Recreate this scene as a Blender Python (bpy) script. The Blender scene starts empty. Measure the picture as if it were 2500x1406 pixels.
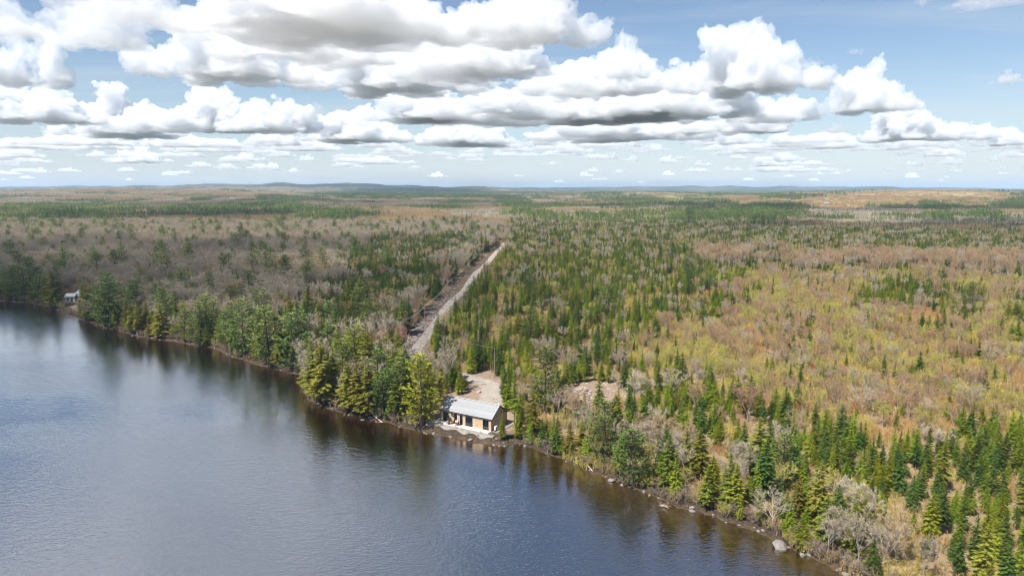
import bpy, bmesh, math, random
import numpy as np
from mathutils import Vector, Matrix, Euler

R = math.radians
sc = bpy.context.scene
COL = sc.collection
rng = np.random.default_rng(11)
rnd = random.Random(11)

# ------------------------------------------------------------------ camera, world, sun, exposure
F, YH, CAMH = 1667.0, 458.0, 58.0            # focal length and horizon row in photo pixels, drone height
PITCH = math.atan((703 - YH) / F)
cam = bpy.data.cameras.new('camera'); cam_o = bpy.data.objects.new('camera', cam); COL.objects.link(cam_o)
cam.sensor_width = 36; cam.lens = 36 * F / 2500; cam.clip_start = 1; cam.clip_end = 400000
cam_o.location = (0, 0, CAMH); cam_o.rotation_euler = (math.pi / 2 - PITCH, 0, 0)
sc.camera = cam_o

SUN_EL = R(55)
SUN = Vector((-0.71 * math.cos(SUN_EL), -0.70 * math.cos(SUN_EL), math.sin(SUN_EL))).normalized()
world = bpy.data.worlds.new('World'); sc.world = world; world.use_nodes = True
nt = world.node_tree; nt.nodes.clear(); NL = nt.links.new
sky = nt.nodes.new('ShaderNodeTexSky'); sky.sky_type = 'NISHITA'; sky.sun_disc = False
sky.sun_elevation = SUN_EL; sky.sun_rotation = math.atan2(SUN.x, SUN.y)
sky.air_density = 1.0; sky.dust_density = 0.0; sky.ozone_density = 3.0; sky.altitude = 60
tc = nt.nodes.new('ShaderNodeTexCoord')
sep = nt.nodes.new('ShaderNodeSeparateXYZ'); NL(tc.outputs['Generated'], sep.inputs[0])
def wmath(op, a, b=None, clamp=False):
    n = nt.nodes.new('ShaderNodeMath'); n.operation = op; n.use_clamp = clamp
    for i, v in enumerate((a, b)):
        if v is None: continue
        if isinstance(v, (int, float)): n.inputs[i].default_value = v
        else: NL(v, n.inputs[i])
    return n.outputs[0]
zpos = wmath('MAXIMUM', sep.outputs[2], 0.0)
# pale humid air towards the horizon, the same all round
hz = wmath('POWER', 2.718, wmath('MULTIPLY', zpos, -14.0))
hz = wmath('MULTIPLY', hz, 0.93)
mixh = nt.nodes.new('ShaderNodeMixRGB'); NL(hz, mixh.inputs[0]); NL(sky.outputs[0], mixh.inputs[1]); mixh.inputs[2].default_value = (5.4, 6.1, 6.9, 1)
# thin cirrus streaks on a high plane
inv = wmath('DIVIDE', 1.0, wmath('ADD', zpos, 0.06))
cx = nt.nodes.new('ShaderNodeCombineXYZ'); NL(wmath('MULTIPLY', sep.outputs[0], inv), cx.inputs[0]); NL(wmath('MULTIPLY', sep.outputs[1], inv), cx.inputs[1])
mp = nt.nodes.new('ShaderNodeMapping'); mp.inputs['Scale'].default_value = (0.35, 1.3, 1); mp.inputs['Rotation'].default_value = (0, 0, R(8)); NL(cx.outputs[0], mp.inputs[0])
cn = nt.nodes.new('ShaderNodeTexNoise'); cn.inputs['Scale'].default_value = 1.1; cn.inputs['Detail'].default_value = 7; cn.inputs['Roughness'].default_value = 0.62; cn.inputs['Distortion'].default_value = 0.5
NL(mp.outputs[0], cn.inputs['Vector'])
cr = nt.nodes.new('ShaderNodeMapRange'); cr.inputs[1].default_value = 0.47; cr.inputs[2].default_value = 0.72; cr.inputs[3].default_value = 0; cr.inputs[4].default_value = 0.38
NL(cn.outputs[0], cr.inputs[0])
mixc = nt.nodes.new('ShaderNodeMixRGB'); NL(cr.outputs[0], mixc.inputs[0]); NL(mixh.outputs[0], mixc.inputs[1]); mixc.inputs[2].default_value = (6.4, 6.7, 7.1, 1)
bg = nt.nodes.new('ShaderNodeBackground'); bg.inputs[1].default_value = 0.066
wo = nt.nodes.new('ShaderNodeOutputWorld'); NL(mixc.outputs[0], bg.inputs[0]); NL(bg.outputs[0], wo.inputs[0])
world.cycles.sampling_method = 'MANUAL'; world.cycles.sample_map_resolution = 512

sl = bpy.data.lights.new('sun', 'SUN'); sl.energy = 5.0; sl.angle = R(0.5); sl.color = (1.0, 0.96, 0.90)
sun_o = bpy.data.objects.new('sun', sl); COL.objects.link(sun_o); sun_o.rotation_euler = SUN.to_track_quat('Z', 'Y').to_euler()
vs = sc.view_settings; vs.view_transform = 'Standard'; vs.look = 'None'; vs.exposure = 0.85; vs.gamma = 1; vs.use_curve_mapping = False
cy = sc.cycles
cy.use_denoising = True; cy.denoising_prefilter = 'ACCURATE'
cy.max_bounces = 10; cy.diffuse_bounces = 2; cy.glossy_bounces = 2; cy.transmission_bounces = 2; cy.volume_bounces = 7; cy.transparent_max_bounces = 12
cy.use_adaptive_sampling = True; cy.adaptive_threshold = 0.02; cy.caustics_reflective = False; cy.caustics_refractive = False
sc.render.film_transparent = False
cy.pixel_filter_type = 'BLACKMAN_HARRIS'; cy.filter_width = 1.0

# ------------------------------------------------------------------ photo pixel <-> ground
CP, SP = math.cos(PITCH), math.sin(PITCH)
def pix(x, y, z=0.0):
    a, b = (x - 1250) / F, (703 - y) / F
    dy, dz = CP + b * SP, -SP + b * CP
    t = (z - CAMH) / dz
    return Vector((a * t, dy * t, z))
def proj(x, y, z):
    dz = z - CAMH; f = y * CP - dz * SP; u = y * SP + dz * CP
    f = np.maximum(f, 1e-3)
    return 1250 + F * x / f, 703 - F * u / f

# ------------------------------------------------------------------ helpers
def tag(o, label=None, cat=None, group=None, kind=None):
    if label: o['label'] = label
    if cat: o['category'] = cat
    if group: o['group'] = group
    if kind: o['kind'] = kind
    return o
def empty(name, loc=(0, 0, 0), rz=0.0, parent=None):
    o = bpy.data.objects.new(name, None); COL.objects.link(o); o.location = loc; o.rotation_euler = (0, 0, rz); o.parent = parent
    o.empty_display_size = 0.5
    return o
class MB:
    """collects vertices and faces; build() makes one mesh object"""
    def __init__(s): s.v = []; s.f = []
    def add(s, vs_, fs):
        n = len(s.v); s.v.extend([tuple(p) for p in vs_]); s.f.extend([tuple(i + n for i in f) for f in fs]); return s
    def box(s, x0, x1, y0, y1, z0, z1):
        return s.add([(x0, y0, z0), (x1, y0, z0), (x1, y1, z0), (x0, y1, z0), (x0, y0, z1), (x1, y0, z1), (x1, y1, z1), (x0, y1, z1)],
                     [(0, 3, 2, 1), (4, 5, 6, 7), (0, 1, 5, 4), (1, 2, 6, 5), (2, 3, 7, 6), (3, 0, 4, 7)])
    def prism(s, poly, axis, a0, a1):
        """polygon in the plane perpendicular to axis ('x': (y,z), 'y': (x,z)), extruded a0..a1"""
        n = len(poly); vv = []
        for a in (a0, a1):
            for p, q in poly: vv.append((a, p, q) if axis == 'x' else (p, a, q))
        fs = [tuple(range(n)), tuple(range(2 * n - 1, n - 1, -1))] + [(i, (i + 1) % n + 0, (i + 1) % n + n, i + n) for i in range(n)]
        return s.add(vv, fs)
    def tube(s, p0, p1, r0, r1, sides=6):
        p0, p1 = Vector(p0), Vector(p1); d = (p1 - p0)
        if d.length < 1e-6: return s
        d.normalize(); a = d.orthogonal().normalized(); b = d.cross(a)
        vv = []
        for p, r in ((p0, r0), (p1, r1)):
            for k in range(sides):
                t = 2 * math.pi * k / sides; vv.append(p + (a * math.cos(t) + b * math.sin(t)) * r)
        fs = [(k, (k + 1) % sides, (k + 1) % sides + sides, k + sides) for k in range(sides)] + [tuple(range(sides - 1, -1, -1)), tuple(range(sides, 2 * sides))]
        return s.add(vv, fs)
    def tri(s, a, b, c): return s.add((a, b, c), ((0, 1, 2),))
    def mesh(s, name, mat=None, smooth=False):
        me = bpy.data.meshes.new(name); me.from_pydata(s.v, [], s.f)
        if mat: me.materials.append(mat)
        if smooth: me.polygons.foreach_set('use_smooth', [True] * len(me.polygons))
        me.update(); return me
    def build(s, name, mat, parent=None, smooth=False, loc=None):
        o = bpy.data.objects.new(name, s.mesh(name, mat, smooth)); COL.objects.link(o); o.parent = parent
        if loc is not None: o.location = loc
        return o
def fixn(me):
    bm = bmesh.new(); bm.from_mesh(me); bmesh.ops.recalc_face_normals(bm, faces=bm.faces); bm.to_mesh(me); bm.free()

# ------------------------------------------------------------------ materials
def newmat(name):
    m = bpy.data.materials.new(name); m.use_nodes = True; m.node_tree.nodes.clear(); return m, m.node_tree
def N(t, ty, **kw):
    n = t.nodes.new('ShaderNode' + ty)
    for k, v in kw.items(): setattr(n, k, v)
    return n
def noise(t, scale, detail=4, rough=0.55, vec=None):
    n = N(t, 'TexNoise'); n.inputs['Scale'].default_value = scale; n.inputs['Detail'].default_value = detail; n.inputs['Roughness'].default_value = rough
    if vec is not None: t.links.new(vec, n.inputs['Vector'])
    return n
def ramp(t, fac, stops):
    r = N(t, 'ValToRGB'); e = r.color_ramp.elements
    while len(e) < len(stops): e.new(0.5)
    for i, (p, c) in enumerate(stops): e[i].position = p; e[i].color = (*c, 1)
    t.links.new(fac, r.inputs[0]); return r
def mixrgb(t, fac, a, b):
    m = N(t, 'MixRGB')
    for i, v in enumerate((fac, a, b)):
        if isinstance(v, (int, float)): m.inputs[i].default_value = v
        elif isinstance(v, tuple): m.inputs[i].default_value = (*v, 1)
        else: t.links.new(v, m.inputs[i])
    return m.outputs[0]
def tmath(t, op, a, b=None, clamp=False):
    n = N(t, 'Math', operation=op, use_clamp=clamp)
    for i, v in enumerate((a, b)):
        if v is None: continue
        if isinstance(v, (int, float)): n.inputs[i].default_value = v
        else: t.links.new(v, n.inputs[i])
    return n.outputs[0]
def finish(t, shader, disp=None):
    o = N(t, 'OutputMaterial'); t.links.new(shader, o.inputs['Surface'])
def plain(name, col, rough=0.7, var=0.12, scale=3.0, metal=0.0, spec=0.3):
    """even painted or stained surface with mottling"""
    m, t = newmat(name); g = N(t, 'TexCoord'); n = noise(t, scale, 5, 0.6, g.outputs['Object'])
    c = ramp(t, n.outputs[0], [(0.25, tuple(x * (1 - var) for x in col)), (0.75, tuple(min(1, x * (1 + var)) for x in col))])
    p = N(t, 'BsdfPrincipled'); t.links.new(c.outputs[0], p.inputs['Base Color']); p.inputs['Roughness'].default_value = rough; p.inputs['Metallic'].default_value = metal
    p.inputs['Specular IOR Level'].default_value = spec
    finish(t, p.outputs[0]); return m
def foliage(name, col, hue=0.03, val=0.35, trans=0.25, col2=None):
    """needles, leaves, twigs: each tree and each spray differs a little"""
    m, t = newmat(name); oi = N(t, 'ObjectInfo'); ge = N(t, 'NewGeometry')
    h = N(t, 'HueSaturation')
    if col2: base = mixrgb(t, tmath(t, 'FRACT', tmath(t, 'MULTIPLY', oi.outputs['Random'], 7.31)), col, col2); t.links.new(base, h.inputs['Color'])
    else: h.inputs['Color'].default_value = (*col, 1)
    t.links.new(tmath(t, 'MULTIPLY_ADD', oi.outputs['Random'], hue), h.inputs['Hue'])
    h.inputs['Hue'].links[0].from_node.inputs[2].default_value = 0.5 - hue / 2
    v1 = tmath(t, 'MULTIPLY', tmath(t, 'FRACT', tmath(t, 'MULTIPLY', oi.outputs['Random'], 13.7)), val)
    v2 = tmath(t, 'MULTIPLY', ge.outputs['Random Per Island'], val * 1.2)
    t.links.new(tmath(t, 'ADD', tmath(t, 'ADD', v1, v2), 1 - val * 1.1), h.inputs['Value'])
    d = N(t, 'BsdfDiffuse'); tr = N(t, 'BsdfTranslucent'); mx = N(t, 'MixShader'); mx.inputs[0].default_value = trans
    t.links.new(h.outputs[0], d.inputs[0]); t.links.new(h.outputs[0], tr.inputs[0]); t.links.new(d.outputs[0], mx.inputs[1]); t.links.new(tr.outputs[0], mx.inputs[2])
    finish(t, mx.outputs[0]); return m

M = {}
M['bark'] = foliage('bark', (0.11, 0.085, 0.065), 0.02, 0.25, 0.0)
M['bark_grey'] = foliage('bark_grey', (0.30, 0.26, 0.22), 0.02, 0.25, 0.0)
M['bark_white'] = foliage('bark_white', (0.40, 0.36, 0.30), 0.02, 0.2, 0.0)
M['spruce_dark'] = foliage('spruce_dark', (0.085, 0.128, 0.026), 0.05, 0.55, 0.3)
M['spruce_bright'] = foliage('spruce_bright', (0.190, 0.235, 0.020), 0.06, 0.55, 0.35)
M['pine'] = foliage('pine', (0.175, 0.230, 0.060), 0.05, 0.5, 0.3)
M['pine_bright'] = foliage('pine_bright', (0.290, 0.310, 0.035), 0.03, 0.45, 0.35)
M['hemlock'] = foliage('hemlock', (0.190, 0.200, 0.030), 0.07, 0.55, 0.3)
M['twig_grey'] = foliage('twig_grey', (0.45, 0.385, 0.285), 0.02, 0.3, 0.2, (0.39, 0.325, 0.245))
M['twig_tan'] = foliage('twig_tan', (0.40, 0.29, 0.155), 0.03, 0.3, 0.2, (0.38, 0.255, 0.15))
M['twig_green'] = foliage('twig_green', (0.46, 0.43, 0.10), 0.03, 0.3, 0.25, (0.42, 0.36, 0.11))
M['twig_red'] = foliage('twig_red', (0.42, 0.22, 0.14), 0.03, 0.3, 0.25, (0.39, 0.20, 0.16))
M['twig_white'] = foliage('twig_white', (0.39, 0.33, 0.245), 0.02, 0.3, 0.1)
M['bush_grey'] = foliage('bush_grey', (0.31, 0.26, 0.195), 0.02, 0.3, 0.15, (0.25, 0.205, 0.155))
M['scrub_tan'] = foliage('scrub_tan', (0.46, 0.34, 0.155), 0.02, 0.35, 0.25, (0.40, 0.29, 0.145))
M['scrub_orange'] = foliage('scrub_orange', (0.46, 0.285, 0.105), 0.02, 0.35, 0.25, (0.44, 0.245, 0.11))
M['scrub_green'] = foliage('scrub_green', (0.45, 0.40, 0.085), 0.02, 0.35, 0.25, (0.46, 0.36, 0.10))
M['rock'] = plain('rock', (0.19, 0.17, 0.155), 0.85, 0.35, 2.5)
M['rock_pink'] = plain('rock_pink', (0.34, 0.275, 0.235), 0.85, 0.3, 2.5)
M['gravel'] = plain('gravel', (0.30, 0.265, 0.225), 0.95, 0.2, 2.2)
M['gravel_grey'] = plain('gravel_grey', (0.23, 0.205, 0.18), 0.95, 0.35, 4.0)
M['road'] = plain('road', (0.42, 0.355, 0.285), 0.95, 0.22, 0.7)
M['concrete'] = plain('concrete', (0.50, 0.465, 0.42), 0.8, 0.1, 1.2)
M['siding'] = plain('siding', (0.47, 0.345, 0.215), 0.7, 0.06, 1.5)
M['siding_core'] = plain('siding_core', (0.20, 0.14, 0.09), 0.8, 0.06, 1.5)
M['dark_trim'] = plain('dark_trim', (0.035, 0.025, 0.025), 0.5, 0.1)
M['black'] = plain('black', (0.02, 0.02, 0.022), 0.5, 0.1)
M['roof_metal'] = plain('roof_metal', (0.29, 0.29, 0.295), 0.55, 0.16, 1.3, 0.3, 0.35)
M['ridge_metal'] = plain('ridge_metal', (0.62, 0.60, 0.60), 0.4, 0.06, 2, 0.4, 0.5)
M['curtain'] = plain('curtain', (0.55, 0.53, 0.5), 0.9, 0.1)
M['interior'] = plain('interior', (0.16, 0.14, 0.12), 0.9, 0.2)
M['white_paint'] = plain('white_paint', (0.62, 0.62, 0.60), 0.6, 0.05)
M['white_metal'] = plain('white_metal', (0.70, 0.71, 0.72), 0.45, 0.05)
M['wood'] = plain('wood', (0.40, 0.24, 0.12), 0.7, 0.2, 6)
M['cushion'] = plain('cushion', (0.62, 0.50, 0.40), 0.9, 0.1)
M['red_cloth'] = plain('red_cloth', (0.30, 0.05, 0.07), 0.8, 0.1)
M['pole_wood'] = plain('pole_wood', (0.26, 0.20, 0.155), 0.9, 0.2, 1.5)
M['wire'] = plain('wire', (0.42, 0.42, 0.41), 0.5, 0.05)
M['driftwood'] = plain('driftwood', (0.50, 0.38, 0.32), 0.85, 0.2, 4)
M['grey_roof'] = plain('grey_roof', (0.42, 0.42, 0.43), 0.7, 0.1)
M['red_roof'] = plain('red_roof', (0.25, 0.10, 0.07), 0.7, 0.1)
def glass():
    m, t = newmat('window_glass'); fr = N(t, 'Fresnel'); fr.inputs[0].default_value = 1.55
    tr = N(t, 'BsdfTransparent'); tr.inputs[0].default_value = (0.55, 0.60, 0.62, 1); gl = N(t, 'BsdfGlossy'); gl.inputs['Roughness'].default_value = 0.02
    mx = N(t, 'MixShader'); t.links.new(fr.outputs[0], mx.inputs[0]); t.links.new(tr.outputs[0], mx.inputs[1]); t.links.new(gl.outputs[0], mx.inputs[2]); finish(t, mx.outputs[0]); return m
M['glass'] = glass()

# ------------------------------------------------------------------ shoreline and terrain
SHORE_PX = [(0, 735), (60, 738), (120, 750), (150, 762), (190, 777), (250, 797), (330, 820), (440, 836), (520, 849), (570, 872), (640, 894), (700, 909),
            (742, 917), (742, 945), (752, 978), (790, 994), (830, 1007), (880, 1019), (940, 1029), (985, 1045), (1045, 1057), (1100, 1065), (1150, 1073), (1225, 1086), (1265, 1080), (1320, 1101),
            (1380, 1122), (1430, 1146), (1490, 1168), (1530, 1187), (1600, 1211), (1650, 1236), (1720, 1252), (1790, 1277), (1850, 1297), (1900, 1322),
            (1950, 1347), (2010, 1372), (2070, 1408)]
SH = [(-3000, 420), (-900, 372)] + [tuple(pix(*p)[:2]) for p in SHORE_PX] + [(56, 84), (66, 60), (90, 30), (150, -60), (400, -300), (3000, -900)]
# soften with small bays
_s = []
for i in range(len(SH) - 1):
    a, b = np.array(SH[i]), np.array(SH[i + 1]); L = np.linalg.norm(b - a)
    n = max(1, int(min(L, 60) / 4)) if L < 100 else 1
    for k in range(n):
        p = a + (b - a) * k / n
        if 0 < k and L < 100: p = p + (rng.random(2) - 0.5) * 1.3
        _s.append(p)
_s.append(np.array(SH[-1])); SHP = np.array(_s)
def shore_d(x, y):
    """signed distance to the shoreline, positive on land"""
    x = np.asarray(x, float).ravel(); y = np.asarray(y, float).ravel()
    best = np.full(x.shape, 1e18); sgn = np.ones(x.shape)
    for i in range(len(SHP) - 1):
        a, b = SHP[i], SHP[i + 1]; dx, dy = b - a; L2 = dx * dx + dy * dy
        t = np.clip(((x - a[0]) * dx + (y - a[1]) * dy) / L2, 0, 1)
        qx, qy = x - a[0] - t * dx, y - a[1] - t * dy; d2 = qx * qx + qy * qy
        m = d2 < best
        best[m] = d2[m]; sgn[m] = np.where(dx * qy[m] - dy * qx[m] > 0, 1.0, -1.0)
    return np.sqrt(best) * sgn
_ph = rng.random((6, 40)) * 6.283
_dr = rng.random((6, 40)) * 6.283
def wnoise(x, y, wl, k=0, n=8):
    """smooth noise in about -1..1 with wavelength wl"""
    o = 0
    for i in range(n):
        f = 6.283 / (wl * (0.6 + 0.9 * ((i * 0.618) % 1))); a = _dr[k, i]
        o = o + np.sin((x * np.cos(a) + y * np.sin(a)) * f + _ph[k, i])
    return o / math.sqrt(n) / 1.1
def sstep(a, b, x):
    t = np.clip((x - a) / (b - a), 0, 1); return t * t * (3 - 2 * t)
HILLS = [(-3600, 8200, 2600, 1500, 66), (-1700, 9000, 1800, 1200, 44), (-1100, 6600, 900, 500, 24), (-300, 7000, 800, 450, 20), (2500, 11000, 2500, 1200, 50), (6000, 12000, 3000, 1400, 55), (1000, 13000, 2500, 1200, 42),
         (1500, 2700, 800, 650, 18), (2400, 3300, 900, 700, 20), (-2500, 3800, 1500, 800, 26), (700, 3500, 500, 400, 10), (-6500, 11000, 3500, 1600, 60)]
ROADC = [pix(*p) for p in [(1060, 912), (1030, 900), (1012, 880), (1022, 855), (1042, 830), (1066, 799), (1092, 765), (1120, 735), (1150, 701), (1180, 666), (1205, 638), (1222, 616), (1232, 606)]]
DRIVE = [pix(*p, 1.2) for p in [(1060, 912), (1110, 916), (1150, 926), (1180, 934), (1200, 947), (1203, 965), (1192, 990)]]
# the cottage stands with its long front towards the lake: front corners from the photograph
HZ = 1.55
HA, HB, HC = pix(1075.6, 1026, 1.5), pix(1200, 1052.2, 1.5), pix(1235.5, 1030.9, 1.5)
HL, HD = (HB - HA).length, (HC - HB).length
HRZ = math.atan2(HB.y - HA.y, HB.x - HA.x)
# ground spots shaded by clouds overhead: centre x, y, cloud width, depth, height
SHADOWS = [(-300, 350, 780, 820, 400, 0), (-560, 1150, 900, 420, 360, 2), (640, 900, 760, 420, 520, 1), (850, 1500, 1300, 480, 520, 4), (420, 1750, 800, 420, 600, 3)]
HAZE = 6.0e-5
def terr(x, y, d=None):
    x = np.asarray(x, float); y = np.asarray(y, float)
    if d is None: d = shore_d(x, y).reshape(x.shape)
    dist = np.hypot(x, y)
    land = 0.45 * sstep(0, 1.2, d) + 1.0 * sstep(1, 12, d) + 1.2 * sstep(20, 200, d)
    land = land + sstep(25, 160, d) * (1.1 * wnoise(x, y, 140, 0) + 0.9) + sstep(700, 2500, dist) * (5.0 * wnoise(x, y, 1400, 1) + 4)
    for hx, hy, sx, sy, hh in HILLS:
        land = land + hh * np.exp(-(((x - hx) / sx) ** 2 + ((y - hy) / sy) ** 2)) * (1 + 0.25 * wnoise(x, y, 900, 2))
    shal = .5 + 1.7 * sstep(10, -45, x)
    bed = -0.16 * shal * np.clip(-d, 0, 6) - 0.26 * shal * np.clip(-d - 6, 0, 28) - 0.12 * np.clip(-d - 33, 0, 30)
    bed = bed + 0.10 * wnoise(x, y, 5, 3) * sstep(1, 5, -d)
    z = np.where(d > 0, land, bed)
    # a level pad under the cottage
    cu, su = math.cos(HRZ), math.sin(HRZ); u = (x - HA.x) * cu + (y - HA.y) * su; v = -(x - HA.x) * su + (y - HA.y) * cu
    ex = np.maximum(np.maximum(-2.0 - u, u - HL - 2.5), np.maximum(-2.0 - v, v - HD - 1.5))
    k = (1 - sstep(0, 3.0, ex)) * np.where(d > 0, 1.0, 0.0)
    return z * (1 - k) + 1.34 * k

# ground-cover polygons in photo pixels (ground positions)
def inpoly(px, py, poly):
    ins = np.zeros(px.shape, bool); n = len(poly)
    for i in range(n):
        x0, y0 = poly[i]; x1, y1 = poly[(i + 1) % n]
        c = ((y0 > py) != (y1 > py)) & (px < (x1 - x0) * (py - y0) / (y1 - y0 + 1e-12) + x0); ins ^= c
    return ins
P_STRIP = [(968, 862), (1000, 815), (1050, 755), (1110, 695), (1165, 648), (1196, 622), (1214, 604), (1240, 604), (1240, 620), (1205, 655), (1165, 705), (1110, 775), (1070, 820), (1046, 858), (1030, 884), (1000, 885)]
P_HOUSE = [(1048, 1058), (1052, 1010), (1085, 985), (1140, 955), (1148, 914), (1210, 914), (1224, 932), (1224, 965), (1236, 1000), (1266, 1035), (1262, 1082), (1225, 1088), (1100, 1066)]
P_ROCKS = [(1385, 1000), (1392, 952), (1425, 938), (1500, 940), (1515, 968), (1480, 996), (1430, 1010)]
P_CABIN = [(120, 768), (140, 735), (195, 720), (200, 745), (192, 776), (160, 776)]
P_SPRUCE_L = [(690, 862), (740, 790), (790, 715), (870, 640), (900, 600), (1130, 588), (1195, 600), (1080, 700), (990, 790), (930, 850), (820, 880)]
P_SPRUCE_R = [(1068, 870), (1085, 800), (1150, 715), (1225, 650), (1300, 640), (1450, 655), (1640, 655), (1800, 670), (1830, 740), (1700, 790), (1560, 830), (1450, 905), (1300, 900), (1180, 930)]
P_SPRUCE_R2 = [(2120, 720), (2200, 690), (2330, 710), (2420, 760), (2380, 810), (2230, 800), (2130, 770)]
P_CONIF_MID = [(1225, 560), (1500, 545), (1720, 580), (2000, 582), (2450, 596), (2520, 640), (2250, 634), (1720, 636), (1640, 652), (1300, 640), (1230, 620)]
P_BIRCH = [(1690, 640), (2200, 640), (2500, 660), (2500, 700), (2100, 672), (1700, 668)]
P_MEADOW = [(1640, 668), (2500, 690), (2500, 1110), (2200, 1085), (1960, 1060), (1760, 1010), (1560, 920), (1560, 830), (1700, 770)]
P_SPRUCE_BR = [(1800, 1130), (1880, 1070), (2080, 1090), (2300, 1110), (2520, 1130), (2700, 1420), (2600, 1600), (2070, 1600), (1990, 1350), (1860, 1270)]
P_SHADE_R = [(2150, 640), (2520, 600), (2520, 740), (2350, 730), (2200, 690)]
P_FIELD = [(1960, 520), (1900, 508), (2000, 492), (2150, 486), (2500, 484), (2500, 508), (2420, 512), (2350, 505), (2200, 512), (2060, 528)]
P_GREENF = [(1590, 496), (1640, 486), (1690, 489), (1700, 499), (1640, 507), (1600, 506)]
P_GREENF2 = [(2380, 511), (2440, 508), (2480, 514), (2440, 522), (2390, 520)]
P_FIELD3 = [(1690, 504), (1800, 500), (1960, 502), (1980, 512), (1800, 515)]
P_CONIF_A = [(0, 540), (0, 520), (300, 522), (700, 520), (900, 530), (880, 552), (500, 545), (250, 552)]
P_CONIF_B = [(1690, 556), (1700, 522), (1800, 508), (1900, 512), (1935, 530), (1900, 560)]
P_CONIF_C = [(2180, 545), (2240, 534), (2420, 534), (2500, 545), (2420, 553)]
P_CONIF_D = [(2210, 518), (2240, 500), (2300, 505), (2290, 520)]
P_CONIF_E = [(2400, 500), (2440, 480), (2520, 480), (2520, 525), (2450, 520)]
P_CONIF_F = [(615, 512), (650, 492), (720, 494), (760, 508), (700, 514)]
P_CONIF_G = [(760, 490), (850, 466), (1200, 468), (1210, 488), (1000, 496)]

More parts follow.
